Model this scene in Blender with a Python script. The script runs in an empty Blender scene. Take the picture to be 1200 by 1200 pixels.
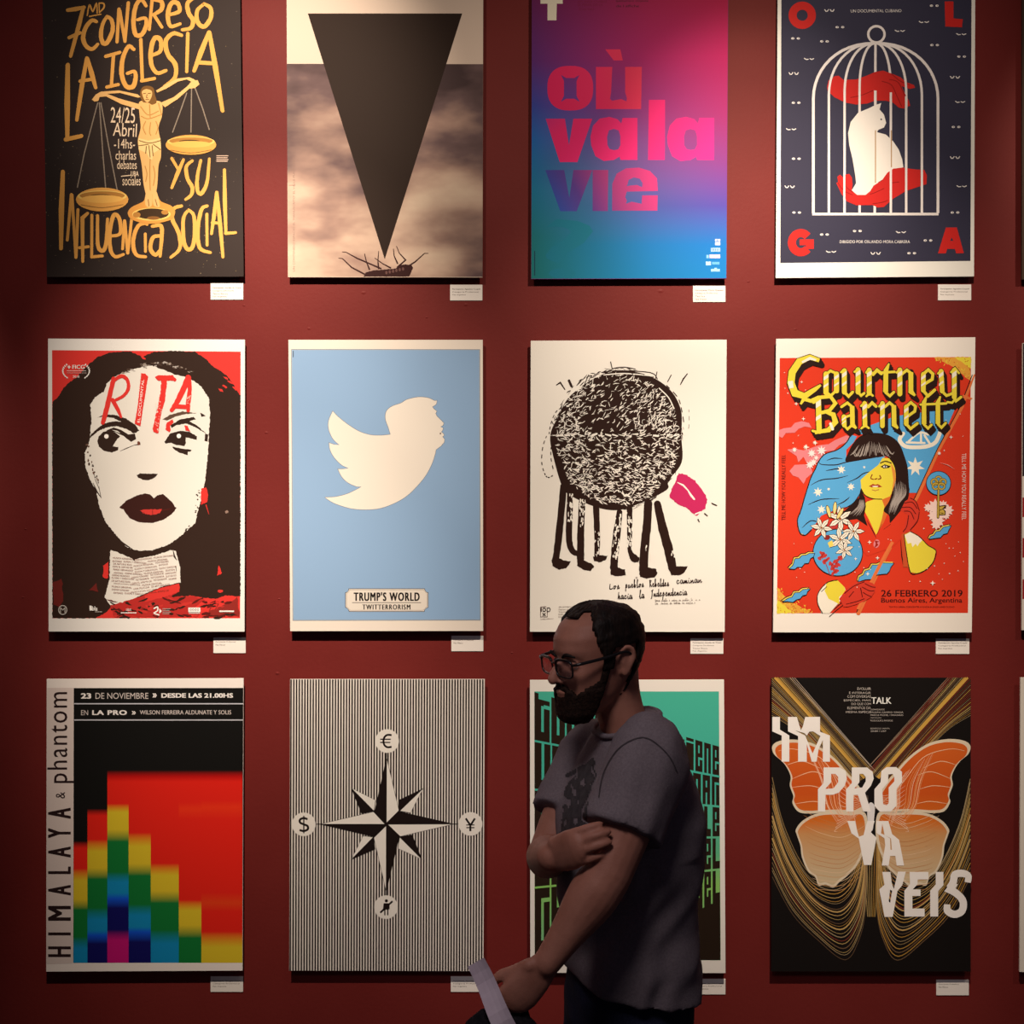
import bpy, bmesh, math, random
from math import sin, cos, pi, radians
from mathutils import Vector, Matrix
from mathutils.geometry import tessellate_polygon
random.seed(7)
scene = bpy.context.scene
COL = scene.collection

# ------------------------------------------------------------------ camera
D = 3.6            # camera to wall, metres
F = 1230.0         # focal length in pixels of the 1200 px frame
CZ = 1.96          # camera height
cam_d = bpy.data.cameras.new('camera'); cam = bpy.data.objects.new('camera', cam_d)
COL.objects.link(cam); scene.camera = cam
cam.location = (0, -D, CZ); cam.rotation_euler = (pi/2, 0, 0)
cam_d.sensor_width = 36; cam_d.lens = F/1200*36; cam_d.clip_start = .05

# ------------------------------------------------------------------ light
scene.view_settings.view_transform = 'Standard'; scene.view_settings.look = 'None'
scene.view_settings.gamma = 1; scene.view_settings.use_curve_mapping = False
scene.view_settings.exposure = 0.0
w = bpy.data.worlds.new('world'); scene.world = w; w.use_nodes = True
w.node_tree.nodes['Background'].inputs[0].default_value = (.62, .50, .72, 1)
w.node_tree.nodes['Background'].inputs[1].default_value = .045

def spot(px, aim_px, aim_py, power, size=58, blend=1.0, h=4.15, out=1.8, radius=.02, col=(1, .80, .62)):
    l = bpy.data.lights.new('track_spot', 'SPOT'); l.energy = power; l.color = col
    l.spot_size = radians(size); l.spot_blend = blend; l.shadow_soft_size = radius
    o = bpy.data.objects.new('track_spot', l); COL.objects.link(o)
    o.location = ((px-600)*D/F, -out, h)
    t = Vector(((aim_px-600)*D/F, 0, CZ-(aim_py-600)*D/F))
    o.rotation_euler = (t-o.location).to_track_quat('-Z', 'Y').to_euler()
LAMPS = [(310, 120, 265, 42), (310, 500, 400, 42), (310, 1000, 360, 34), (310, 700, 170, 34), (310, 350, 60, 95),  # last, widest spot here is fill added for the upper left wall
         (885, 300, 105, 90), (885, 500, 320, 52), (885, 1000, 400, 40), (885, 200, 165, 32),
         (1450, 200, 400, 50), (1450, 900, 140, 50), (-262, 500, 520, 40)]
for px, py, e, sz in LAMPS: spot(px, px, py, e, sz)
def fill_spot(loc, aim, power, size, col, radius):
    l = bpy.data.lights.new('man_fill_spot', 'SPOT'); l.energy = power; l.color = col; l.spot_size = radians(size); l.spot_blend = .8; l.shadow_soft_size = radius
    o = bpy.data.objects.new('man_fill_spot', l); COL.objects.link(o); o.location = loc
    o.rotation_euler = (Vector(aim)-Vector(loc)).to_track_quat('-Z', 'Y').to_euler()
fill_spot((-.5, -3.2, 3.8), (.15, -1.35, 1.3), 105, 40, (1, .84, .86), .35)  # unseen fill spot added to brighten the man, stands in for room spill

# ------------------------------------------------------------------ materials
def lin(v):
    v /= 255.0
    return v/12.92 if v <= .04045 else ((v+.055)/1.055)**2.4
def rgb(h): return tuple(int(h[i:i+2], 16) for i in (0, 2, 4))
WHITE = (240, 218, 196)
def alb(c, k=.8):
    """albedo of a print colour as read beside paper that reads WHITE"""
    if isinstance(c, str): c = rgb(c)
    return tuple(max(.006, min(.86, (lin(a)/lin(b)-.006)*k)) for a, b in zip(c, WHITE)) + (1,)
MATS = {}
def pmat(c, rough=.62, spec=.12):
    key = (c, rough, spec)
    if key in MATS: return MATS[key]
    m = bpy.data.materials.new('print_ink'); m.use_nodes = True
    b = m.node_tree.nodes['Principled BSDF']
    b.inputs['Base Color'].default_value = alb(c) if isinstance(c, str) else tuple(c)+(1,)
    b.inputs['Roughness'].default_value = rough
    b.inputs['Specular IOR Level'].default_value = spec
    m.diffuse_color = b.inputs['Base Color'].default_value
    MATS[key] = m
    return m
def nodemat(name, rough=.62, spec=.12):
    m = bpy.data.materials.new(name); m.use_nodes = True
    nt = m.node_tree; b = nt.nodes['Principled BSDF']
    b.inputs['Roughness'].default_value = rough; b.inputs['Specular IOR Level'].default_value = spec
    return m, nt, b
def ramp(nt, stops, fac, raw=False):
    r = nt.nodes.new('ShaderNodeValToRGB'); e = r.color_ramp.elements
    stops = sorted(stops, key=lambda s: s[0])
    while len(e) > 1: e.remove(e[-1])
    e[0].position = stops[0][0]; e[0].color = stops[0][1] if raw else alb(stops[0][1])
    for p, c in stops[1:]:
        x = e.new(p); x.color = c if raw else alb(c)
    nt.links.new(fac, r.inputs[0]); return r.outputs[0]
def axis_fac(nt, poster, p0, p1):
    """0..1 along the line p0 -> p1 (photo px) on the poster's face"""
    a, b = poster.loc(*p0), poster.loc(*p1)
    d = (b-a); L = d.dot(d)
    tc = nt.nodes.new('ShaderNodeTexCoord')
    s = nt.nodes.new('ShaderNodeVectorMath'); s.operation = 'SUBTRACT'; s.inputs[1].default_value = (a.x, 0, a.z)
    nt.links.new(tc.outputs['Object'], s.inputs[0])
    t = nt.nodes.new('ShaderNodeVectorMath'); t.operation = 'DOT_PRODUCT'; t.inputs[1].default_value = (d.x/L, 0, d.z/L)
    nt.links.new(s.outputs[0], t.inputs[0]); return t.outputs['Value']
def gradmat(poster, p0, p1, stops, name='print_gradient'):
    m, nt, b = nodemat(name)
    nt.links.new(ramp(nt, stops, axis_fac(nt, poster, p0, p1)), b.inputs['Base Color']); return m

# ------------------------------------------------------------------ 2D shapes
def sm(pts, closed=False, n=6):
    P = [Vector(p) for p in pts]; N = len(P); out = []
    if N < 3: return [tuple(p) for p in P]
    for i in range(N if closed else N-1):
        if closed: a, b, c, d = P[(i-1) % N], P[i], P[(i+1) % N], P[(i+2) % N]
        else: a, b, c, d = P[max(i-1, 0)], P[i], P[i+1], P[min(i+2, N-1)]
        for k in range(n):
            t = k/n
            out.append(tuple(.5*((2*b)+(c-a)*t+(2*a-5*b+4*c-d)*t*t+(3*b-a-3*c+d)*t**3)))
    if not closed: out.append(tuple(P[-1]))
    return out
def circ(cx, cy, rx, ry=None, n=28, rot=0, a0=0, a1=360):
    ry = rx if ry is None else ry; r = radians(rot); out = []
    m = n if abs(a1-a0) >= 360 else n+1
    for i in range(m):
        a = radians(a0+(a1-a0)*i/n); x, y = rx*cos(a), ry*sin(a)
        out.append((cx+x*cos(r)-y*sin(r), cy+x*sin(r)+y*cos(r)))
    return out
FONT = {}
def glyphs(s, bold=0.0, space=1.0):
    k = (s, bold, space)
    if k in FONT: return FONT[k]
    c = bpy.data.curves.new('t', 'FONT'); c.body = s; c.offset = bold; c.space_character = space
    c.resolution_u = 3
    o = bpy.data.objects.new('t', c); COL.objects.link(o)
    dg = bpy.context.evaluated_depsgraph_get(); me = o.evaluated_get(dg).to_mesh()
    V = [(v.co.x, v.co.y) for v in me.vertices]; Fc = [tuple(p.vertices) for p in me.polygons]
    o.evaluated_get(dg).to_mesh_clear(); bpy.data.objects.remove(o); bpy.data.curves.remove(c)
    xs = [v[0] for v in V]; ys = [v[1] for v in V]
    FONT[k] = (V, Fc, min(xs), max(xs), min(ys), max(ys)); return FONT[k]

def prop(o, label=None, cat=None, group=None, kind=None):
    if label: o['label'] = label
    if cat: o['category'] = cat
    if group: o['group'] = group
    if kind: o['kind'] = kind
def mesh(name, verts, faces, mats, idx=None, parent=None, smooth=False, loc=None):
    me = bpy.data.meshes.new(name); me.from_pydata(verts, [], faces)
    for m in (mats if isinstance(mats, (list, tuple)) else [mats]): me.materials.append(m)
    if idx: me.polygons.foreach_set('material_index', idx)
    if smooth: me.polygons.foreach_set('use_smooth', [True]*len(me.polygons))
    o = bpy.data.objects.new(name, me); COL.objects.link(o)
    if parent: o.parent = parent
    if loc: o.location = loc
    me.update(); return o
def box(x0, x1, y0, y1, z0, z1):
    v = [(x, y, z) for x in (x0, x1) for y in (y0, y1) for z in (z0, z1)]
    f = [(0, 1, 3, 2), (4, 6, 7, 5), (0, 4, 5, 1), (2, 3, 7, 6), (0, 2, 6, 4), (1, 5, 7, 3)]
    return v, f

FRONT = .025       # print face stands this far off the wall
class Poster:
    def __init__(self, quad, label, board='f4e0c8', white=None, group=None, front=FRONT):
        global WHITE
        if white: WHITE = white
        self.white = WHITE; self.front = front
        self.k = (D-front)/F; self.n = 0
        cx = sum(p[0] for p in quad)/4; cy = sum(p[1] for p in quad)/4
        self.o = Vector(((cx-600)*self.k, 0, CZ-(cy-600)*self.k))
        e = bpy.data.objects.new('poster', None); e.empty_display_size = .1; COL.objects.link(e); e.location = self.o
        self.e = e; prop(e, label, 'poster', group or 'posters hung in rows on the maroon wall')
        # foam board 5 mm thick with bevelled rim, on a recessed batten frame
        q = [self.loc(*p) for p in quad]; t = front-.006
        v = [(p.x, -front, p.z) for p in q]+[(p.x, -t, p.z) for p in q]
        f = [(0, 3, 2, 1), (4, 5, 6, 7)]+[(i, (i+1) % 4, (i+1) % 4+4, i+4) for i in range(4)]
        mesh('board', v, f, pmat(board), parent=e)
        xs = [p.x for p in q]; zs = [p.z for p in q]; x0, x1, z0, z1 = min(xs)+.03, max(xs)-.03, min(zs)+.03, max(zs)-.03
        V, Fc = [], []
        for b in ((x0, x1, z1-.03, z1), (x0, x1, z0, z0+.03), (x0, x0+.03, z0+.03, z1-.03), (x1-.03, x1, z0+.03, z1-.03)):
            bv, bf = box(b[0], b[1], -t+.0005, -.0005, b[2], b[3]); n = len(V); V += bv; Fc += [tuple(i+n for i in g) for g in bf]
        mesh('batten_frame', V, Fc, pmat((.35, .24, .14)), parent=e)
        self.quad = quad
    def loc(self, px, py):
        return Vector(((px-600)*self.k-self.o.x, 0, CZ-(py-600)*self.k-self.o.z))
    def part(self, name, fr=(0, 0, 1), label=None): return Art(self, name, fr, label)
class Art:
    def __init__(self, P, name, fr, label):
        self.P, self.name, self.label = P, name, label; self.fr(*fr)
        self.V, self.Fc, self.I, self.M = [], [], [], []; self.cyc = 0; self.k = 0
    def fr(self, ox, oy, s): self.ox, self.oy, self.s = ox, oy, s; return self
    def px(self, p): return (self.ox+p[0]/self.s, self.oy+p[1]/self.s)
    def mi(self, c):
        m = c if isinstance(c, bpy.types.Material) else pmat_w(c, self.P.white)
        if m not in self.M: self.M.append(m)
        return self.M.index(m)
    def put(self, pts, faces, c, step=5e-6, slope=0):
        """pts in photo px"""
        P = self.P; n = len(self.V)
        if self.cyc: self.k = (self.k+1) % self.cyc; z = P.n+self.k*step
        else: P.n += step; z = P.n
        y = -P.front-1.5e-4-z
        for j, p in enumerate(pts):
            l = P.loc(*p); self.V.append((l.x, y-slope*j/len(pts), l.z))
        i = self.mi(c)
        for f in faces: self.Fc.append(tuple(a+n for a in f)); self.I.append(i)
    def poly(self, pts, c, holes=(), smooth=False, rough=0):
        if smooth: pts = sm(pts, True)
        if rough:
            pts = [(p[0]+random.uniform(-rough, rough), p[1]+random.uniform(-rough, rough)) for p in dens(pts, rough*3)]
        loops = [[self.px(p) for p in pts]]+[[self.px(p) for p in h] for h in holes]
        tri = tessellate_polygon([[Vector((p[0], p[1], 0)) for p in l] for l in loops])
        allp = [p for l in loops for p in l]; F2 = []
        for t in tri:
            a, b, c_ = (allp[i] for i in t)
            cr = (b[0]-a[0])*(c_[1]-a[1])-(b[1]-a[1])*(c_[0]-a[0])
            if abs(cr) < 1e-9: continue
            F2.append(tuple(t) if cr < 0 else (t[0], t[2], t[1]))
        self.put(allp, F2, c)
    def rect(self, x0, y0, x1, y1, c): self.poly([(x0, y0), (x1, y0), (x1, y1), (x0, y1)], c)
    def ell(self, cx, cy, rx, ry, c, rot=0, n=28): self.poly(circ(cx, cy, rx, ry, n, rot), c)
    def ring(self, cx, cy, rx, ry, w, c, rot=0, n=32, a0=0, a1=360):
        if a1-a0 >= 360: self.poly(circ(cx, cy, rx+w/2, ry+w/2, n, rot), c, [circ(cx, cy, rx-w/2, ry-w/2, n, rot)])
        else: self.stroke(circ(cx, cy, rx, ry, n, rot, a0, a1), w, c)
    def stroke(self, pts, w, c, smooth=False, cap=True, taper=None, jit=0):
        """w: width, or list of widths per point; taper: (start, end) factors"""
        if smooth:
            if isinstance(w, (list, tuple)):
                q = sm([(p[0], p[1], ww) for p, ww in zip(pts, w)]); pts = [(a[0], a[1]) for a in q]; w = [a[2] for a in q]
            else: pts = sm(pts)
        pts = [self.px(p) for p in pts]; n = len(pts)
        ws = [a/self.s for a in w] if isinstance(w, (list, tuple)) else [w/self.s]*n
        if taper:
            ws = [a*(taper[0]+(1-taper[0])*min(1, 3*i/(n-1)))*(taper[1]+(1-taper[1])*min(1, 3*(n-1-i)/(n-1))) for i, a in enumerate(ws)]
        L, R = [], []
        for i in range(n):
            a, b = pts[max(i-1, 0)], pts[min(i+1, n-1)]; p = pts[i]
            def nr(u, v):
                dx, dy = v[0]-u[0], v[1]-u[1]; l = math.hypot(dx, dy) or 1e-9; return (-dy/l, dx/l)
            n1 = nr(a, p) if i else nr(p, b); n2 = nr(p, b) if i < n-1 else n1
            mx, my = n1[0]+n2[0], n1[1]+n2[1]; l = math.hypot(mx, my)
            if l < .3: mx, my, s = n2[0], n2[1], 1
            else: mx, my = mx/l, my/l; s = min(1.6, 1/max(.3, mx*n2[0]+my*n2[1]))
            h = ws[i]/2*s*(1+random.uniform(-jit, jit)); h2 = ws[i]/2*s*(1+random.uniform(-jit, jit))
            L.append((p[0]+mx*h, p[1]+my*h)); R.append((p[0]-mx*h2, p[1]-my*h2))
        allp = []; F2 = []
        for i in range(n): allp += [L[i], R[i]]
        for i in range(n-1): F2.append((2*i, 2*i+1, 2*i+3, 2*i+2))
        if cap and ws[0]*1 > .8:
            for (k, q, sg) in ((0, pts[0], 1), (n-1, pts[-1], -1)):
                j = pts[1] if k == 0 else pts[-2]; ang = math.atan2(q[1]-j[1], q[0]-j[0]); b0 = len(allp); r = ws[k]/2
                allp.append(q)
                for t in range(7):
                    a = ang-pi/2+pi*t/6; allp.append((q[0]+r*cos(a), q[1]+r*sin(a)))
                for t in range(6): F2.append((b0, b0+2+t, b0+1+t))
        self.put(allp, F2, c, 3e-6, 2e-6)
    def strokes(self, L, w, c, **k):
        for s in L: self.stroke(s, w, c, **k)
    def text(self, s, x0, y0, x1, y1, c, rot=0, bold=0.0, space=1.0, shear=0.0):
        """glyph bounding box fitted to the (unrotated) box about its centre, then rotated by rot degrees counter-clockwise"""
        V, Fc, a, b, cc, d = glyphs(s, 0, space)
        (x0, y0), (x1, y1) = self.px((x0, y0)), self.px((x1, y1)); mx, my = (x0+x1)/2, (y0+y1)/2
        W, H = x1-x0, y1-y0
        if abs(rot) > 45: W, H = H, W
        r = radians(rot); e = bold*H/(d-cc)          # bold: overprinted copies, shifted sideways and up
        for ex, ey in (((-e, 0), (0, 0), (e, 0)) if e and e < .35 else ((-e, e*.5), (e, e*.5), (-e, -e*.5), (e, -e*.5), (0, 0)) if e else ((0, 0),)):
            out = []
            for v in V:
                u = ((v[0]-a)/(b-a)-.5)*(W-2*e)+ex; t = ((v[1]-cc)/(d-cc)-.5)*(H-e)+ey; u += shear*t
                out.append((mx+u*cos(r)-t*sin(r), my-(u*sin(r)+t*cos(r))))
            self.put(out, Fc, c)
    def cut(self):
        self.build(); self.V, self.Fc, self.I, self.M = [], [], [], []
    def build(self, stuff=False):
        if self.cyc: self.P.n += self.cyc*5e-6
        o = mesh(self.name, self.V, self.Fc, self.M, self.I, self.P.e)
        if self.label: o['label'] = self.label
        if stuff: o['kind'] = 'stuff'
        return o
def pmat_w(c, white):
    global WHITE
    WHITE = white; key = (c, white)
    if key not in MATS:
        MATS[key] = pmat.__wrapped__(c) if hasattr(pmat, '__wrapped__') else _mk(c)
    return MATS[key]
def _mk(c):
    m = bpy.data.materials.new('print_ink'); m.use_nodes = True
    b = m.node_tree.nodes['Principled BSDF']; b.inputs['Base Color'].default_value = alb(c)
    b.inputs['Roughness'].default_value = .62; b.inputs['Specular IOR Level'].default_value = .12
    return m
def dens(pts, step):
    out = []
    for i, p in enumerate(pts):
        q = pts[(i+1) % len(pts)]; n = max(1, int(math.hypot(q[0]-p[0], q[1]-p[1])/max(step, .01)))
        for k in range(n): out.append((p[0]+(q[0]-p[0])*k/n, p[1]+(q[1]-p[1])*k/n))
    return out

# ------------------------------------------------------------------ setting
m_wall, nt, b = nodemat('maroon_wall_paint', .6, .15)
n1 = nt.nodes.new('ShaderNodeTexNoise'); n1.inputs['Scale'].default_value = 2.2; n1.inputs['Detail'].default_value = 6
n2 = nt.nodes.new('ShaderNodeTexNoise'); n2.inputs['Scale'].default_value = 75; n2.inputs['Detail'].default_value = 3
tc = nt.nodes.new('ShaderNodeTexCoord')
for n_ in (n1, n2): nt.links.new(tc.outputs['Object'], n_.inputs['Vector'])
nt.links.new(ramp(nt, [(.35, (.135, .0145, .0135, 1)), (.65, (.152, .018, .0165, 1))], n1.outputs['Fac'], True), b.inputs['Base Color'])
bp = nt.nodes.new('ShaderNodeBump'); bp.inputs['Strength'].default_value = .12; bp.inputs['Distance'].default_value = .004
nt.links.new(n2.outputs['Fac'], bp.inputs['Height']); nt.links.new(bp.outputs[0], b.inputs['Normal'])
v, f = box(-4.2, 4.2, 0, .15, 0, 4.6); o = mesh('wall_back', v, f, m_wall); prop(o, kind='structure')
m_floor, nt, b = nodemat('dark_floor', .35, .4)
n1 = nt.nodes.new('ShaderNodeTexNoise'); n1.inputs['Scale'].default_value = 6
nt.links.new(ramp(nt, [(.3, (.03, .027, .026, 1)), (.7, (.045, .04, .038, 1))], n1.outputs['Fac'], True), b.inputs['Base Color'])
v, f = box(-4.2, 4.2, -5, .15, -.1, 0); o = mesh('floor', v, f, m_floor); prop(o, kind='structure')
v, f = box(-4.2, 4.2, -.015, 0, 0, .09); o = mesh('baseboard_back', v, f, pmat((.05, .02, .02))); prop(o, kind='structure')
# ================================================================== POSTERS
# ---- row 1, poster 1: black congress poster, brushed gold lettering
P = Poster([(49.5, -18), (281.3, -18), (285.5, 324), (54.8, 324.5)],
    'black poster with hand-brushed gold lettering and a golden figure holding two scales', '2e241d', (205, 190, 165))
T = (40, 0, 4.6154); Bm = (40, 170, 4.6154); G = 'c98a3c'; G2 = 'c07f35'; K = '2c221b'
a = P.part('speckles', T)
for i in range(230):
    x, y = random.uniform(60, 1100), random.uniform(20, 1490); s = random.uniform(2, 5)
    if i % 2: y = random.uniform(800, 1490)
    a.rect(x, y, x+s, y+s*.9, random.choice(['6b5433', '5a4a3a', '7c6645']))
a.build(True)
a = P.part('headline_lettering', T, 'brushed gold capitals')
def br(L, w, c=G, **k):
    for s in L: a.stroke(s, w, c, smooth=len(s) > 3, jit=.07, taper=(.75, .7), **k)
br([[(182, 56), (225, 50), (272, 40)], [(268, 40), (245, 130), (198, 305)], [(190, 205), (250, 178)]], 25)
br([[(288, 85), (300, 28), (318, 62), (338, 20), (342, 72)], [(352, 20), (354, 70)], [(352, 18), (376, 20), (378, 42), (355, 68)], [(300, 90), (362, 78)]], 9)
br([[(338, 118), (312, 112), (280, 150), (266, 205), (282, 250), (315, 266), (345, 240)],
    [(395, 90), (420, 110), (425, 165), (400, 225), (375, 235), (362, 190), (372, 130), (395, 90)],
    [(460, 50), (449, 228)], [(464, 60), (492, 225)], [(510, 16), (492, 225)],
    [(606, 32), (580, 0), (552, 30), (538, 110), (548, 185), (582, 188), (606, 140), (602, 100), (560, 108)],
    [(640, -6), (624, 160)], [(645, 0), (688, 8), (690, 50), (645, 82)], [(650, 84), (692, 148)],
    [(732, 80), (786, 62), (776, 18), (742, 20), (724, 80), (738, 142), (790, 130)],
    [(862, -10), (830, 20), (836, 70), (860, 112), (848, 152), (802, 162)],
    [(920, 22), (955, 45), (955, 100), (920, 145), (885, 120), (882, 60), (920, 22)]], 24)
br([[(183, 352), (180, 560), (180, 752)], [(172, 755), (256, 736)]], 31)
br([[(286, 315), (258, 470), (232, 650)], [(290, 318), (312, 400), (334, 475)], [(250, 440), (322, 428)]], 26)
br([[(388, 306), (464, 284)], [(430, 298), (418, 468)], [(394, 472), (456, 458)],
    [(540, 268), (512, 252), (482, 310), (474, 400), (498, 466), (536, 468), (550, 420), (542, 388), (505, 398)],
    [(578, 215), (586, 435)], [(582, 438), (652, 425)],
    [(640, 300), (684, 275), (684, 218), (655, 206), (634, 260), (634, 345), (665, 395), (714, 382)],
    [(798, 192), (752, 182), (712, 225), (724, 295), (764, 350), (762, 420), (706, 468)],
    [(832, 182), (826, 388)]], 25)
br([[(946, 176), (905, 280), (866, 384)], [(948, 176), (980, 360), (1020, 600)], [(886, 338), (975, 344)]], 29)
a.fr(*Bm)
br([[(745, 72), (784, 140)], [(808, 80), (778, 150), (745, 232)],
    [(856, 86), (824, 118), (830, 180), (856, 230), (850, 270), (820, 295)],
    [(902, 84), (884, 170), (884, 245), (906, 262), (936, 200), (948, 75)]], 21)
br([[(156, 145), (148, 350), (146, 560)]], 29)
br([[(202, 268), (180, 515)], [(206, 272), (226, 608)], [(238, 350), (228, 608)],
    [(290, 370), (262, 395), (264, 630)], [(246, 556), (294, 550)], [(313, 380), (312, 606)], [(312, 606), (370, 600)],
    [(344, 382), (346, 540), (372, 572), (390, 530), (398, 400)],
    [(420, 492), (466, 478), (462, 400), (432, 380), (410, 470), (414, 565), (440, 604), (484, 592)],
    [(490, 410), (479, 562)], [(492, 415), (506, 585)], [(528, 400), (508, 585)],
    [(600, 424), (562, 440), (536, 520), (552, 592), (604, 605)], [(602, 482), (603, 576)], [(608, 428), (612, 430)],
    [(640, 440), (684, 436), (692, 480), (682, 602)], [(690, 492), (645, 500), (630, 560), (658, 594), (688, 560)],
    [(798, 330), (756, 345), (748, 400), (784, 480), (788, 560), (740, 608)],
    [(836, 352), (866, 390), (866, 520), (842, 566), (812, 530), (808, 400), (836, 352)],
    [(936, 330), (906, 350), (886, 450), (896, 555), (954, 582)], [(935, 375), (936, 542)],
    [(988, 256), (974, 380), (960, 480)], [(990, 258), (1008, 440), (1022, 606)], [(964, 420), (1008, 424)],
    [(1030, 135), (1032, 300), (1038, 476)], [(1036, 478), (1090, 474)]], 22)
a.build()
a = P.part('small_lettering', (90, 90, 6.6667)); c = 'cfae82'
a.text('24/25', 266, 240, 456, 362, c, rot=-1, bold=.0); a.text('Abril', 286, 362, 470, 468, c, rot=-3, bold=.0)
a.text('-14hs-', 292, 486, 456, 562, c, bold=.0); a.text('charlas', 304, 578, 464, 650, c, bold=.0)
a.text('debates', 316, 654, 470, 722, c, bold=.0); a.stroke([(350, 778), (425, 770)], 7, c); a.text('UBA', 424, 738, 484, 778, c, bold=.01)
a.text('sociales', 358, 775, 500, 850, c, bold=.0)
for i, yy in enumerate((615, 630, 645, 658)): a.rect(1092, yy, 1185-6*(i % 2), yy+7, 'b08f70')
a.build()
a = P.part('scales_drawing', (90, 90, 6.6667), 'golden crucified figure holding scale pans')
for L in ([(165, 205), (60, 600), (5, 870)], [(178, 205), (205, 600), (228, 880)], [(190, 205), (250, 540), (318, 890)],
          [(860, 130), (800, 300), (748, 440)], [(898, 90), (893, 440)], [(922, 80), (985, 250), (1038, 420)]):
    for i in range(len(L)-1):
        (x0, y0), (x1, y1) = L[i], L[i+1]; n = int(math.hypot(x1-x0, y1-y0)/20)
        for k in range(n):
            t, u = k/n, (k+.72)/n; a.stroke([(x0+(x1-x0)*t, y0+(y1-y0)*t), (x0+(x1-x0)*u, y0+(y1-y0)*u)], 9, '7d6a52')
for cx, cy, rx, ry in ((200, 952, 205, 62), (893, 525, 198, 52)):
    a.ell(cx, cy+8, rx, ry*1.5, G); a.ell(cx, cy-18, rx*.94, ry*.72, 'e2a850'); a.ell(cx, cy-22, rx*.86, ry*.55, 'a06a2c')
    a.ell(cx-10, cy-18, rx*.42, ry*.26, '4b3219'); a.ell(cx, cy+4, rx*.8, ry*.5, 'd79a45'); a.stroke([(cx-rx*.8, cy+50), (cx, cy+72), (cx+rx*.8, cy+48)], 6, '7b5325', smooth=True)
F1 = 'd09a55'; F2 = 'a87436'; F3 = '6d4820'
a.poly([(120, 180), (150, 140), (190, 118), (330, 108), (480, 140), (500, 160), (480, 165), (340, 128), (240, 135), (330, 170), (490, 215), (500, 260), (350, 215), (230, 155), (180, 160), (170, 190), (140, 196)], F1)
a.poly([(655, 205), (760, 160), (860, 80), (905, 30), (945, 28), (960, 60), (925, 90), (880, 95), (790, 175), (690, 240)], F1)
a.poly([(620, 110), (700, 60), (790, 15), (880, 5), (925, 25), (905, 45), (860, 22), (790, 40), (700, 95), (630, 125)], F1)
a.poly([(490, 200), (560, 190), (660, 200), (668, 300), (640, 400), (655, 500), (660, 620), (640, 700), (630, 850), (610, 930), (560, 960), (525, 850), (510, 700), (485, 560), (480, 490), (500, 400), (492, 300)], F1, smooth=True)
a.poly([(500, 110), (520, 80), (560, 72), (600, 90), (612, 140), (625, 200), (590, 220), (560, 205), (520, 200), (498, 160)], F3, smooth=True)
a.poly([(512, 115), (545, 98), (585, 112), (588, 150), (565, 195), (540, 195), (518, 155)], F1, smooth=True)
a.strokes([[(520, 135), (540, 130)], [(560, 132), (580, 130)], [(550, 140), (546, 165), (556, 168)], [(540, 180), (565, 180)]], 6, F3)
a.strokes([[(500, 235), (560, 300), (640, 270)], [(505, 310), (560, 330), (655, 300)], [(570, 220), (575, 320)], [(540, 350), (520, 400), (540, 450)], [(620, 350), (635, 400), (620, 450)], [(578, 360), (570, 430), (580, 460)],
           [(640, 210), (665, 300)], [(575, 640), (572, 780), (578, 940)], [(535, 700), (550, 760), (540, 820)], [(600, 700), (612, 770), (600, 850)]], 8, F2, smooth=True)
a.poly([(482, 480), (560, 500), (655, 480), (660, 560), (600, 600), (590, 650), (570, 640), (550, 600), (485, 570)], 'dfae68')
a.strokes([[(490, 500), (570, 520), (655, 500)], [(488, 540), (560, 530)], [(600, 530), (655, 570)], [(565, 540), (575, 630)], [(590, 540), (598, 620)], [(545, 545), (540, 600)]], 7, F3, smooth=True)
a.poly([(545, 930), (625, 925), (660, 975), (740, 1010), (770, 1060), (730, 1120), (570, 1150), (440, 1120), (400, 1070), (430, 1020), (520, 975)], G2, smooth=True)
a.ell(585, 1075, 150, 50, 'e2a850'); a.ell(590, 1072, 130, 42, '3a2817'); a.ell(470, 1080, 30, 22, 'a06a2c'); a.ell(690, 1060, 28, 18, 'a06a2c'); a.ell(600, 1105, 50, 14, '7a4d22')
a.poly([(545, 900), (585, 900), (590, 1000), (560, 1020), (535, 990)], F1, smooth=True); a.poly([(595, 900), (625, 900), (650, 1000), (640, 1020), (600, 1000)], F1, smooth=True)
a.strokes([[(560, 960), (565, 1010)], [(615, 960), (630, 1010)]], 6, F3)
a.build()

# ---- row 1, poster 2: sky with black spike and insect
P = Poster([(335.8, -18), (566.3, -18), (565.4, 325), (337.4, 324.8)],
    'poster of a huge black spike pointing down at an upturned insect under a cloudy sky', 'e8cdb0', (255, 244, 226))
a = P.part('cloudy_sky', (0, 0, 1))
m, nt, b = nodemat('print_clouds')
tc = nt.nodes.new('ShaderNodeTexCoord'); mp = nt.nodes.new('ShaderNodeMapping'); mp.inputs['Scale'].default_value = (3.2, 1, 6.5); mp.inputs['Location'].default_value = (1.3, .4, 2.1)
nz = nt.nodes.new('ShaderNodeTexNoise'); nz.inputs['Scale'].default_value = 1.05; nz.inputs['Detail'].default_value = 4; nz.inputs['Roughness'].default_value = .45
nt.links.new(tc.outputs['Object'], mp.inputs[0]); nt.links.new(mp.outputs[0], nz.inputs['Vector'])
def val(nt, stops, f): return ramp(nt, [(p, (c, c, c, 1)) for p, c in stops], f, True)
vy = val(nt, [(0, .0), (.22, .22), (.42, .40), (.6, .54), (.8, .62), (1, .56)], axis_fac(nt, P, (450, 75), (450, 325)))
vx = val(nt, [(0, .10), (.45, .05), (1, .0)], axis_fac(nt, P, (337, 200), (566, 200)))
vd = val(nt, [(0, .0), (.72, .0), (.93, .55), (1, .7)], axis_fac(nt, P, (440, 180), (570, 340)))
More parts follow.
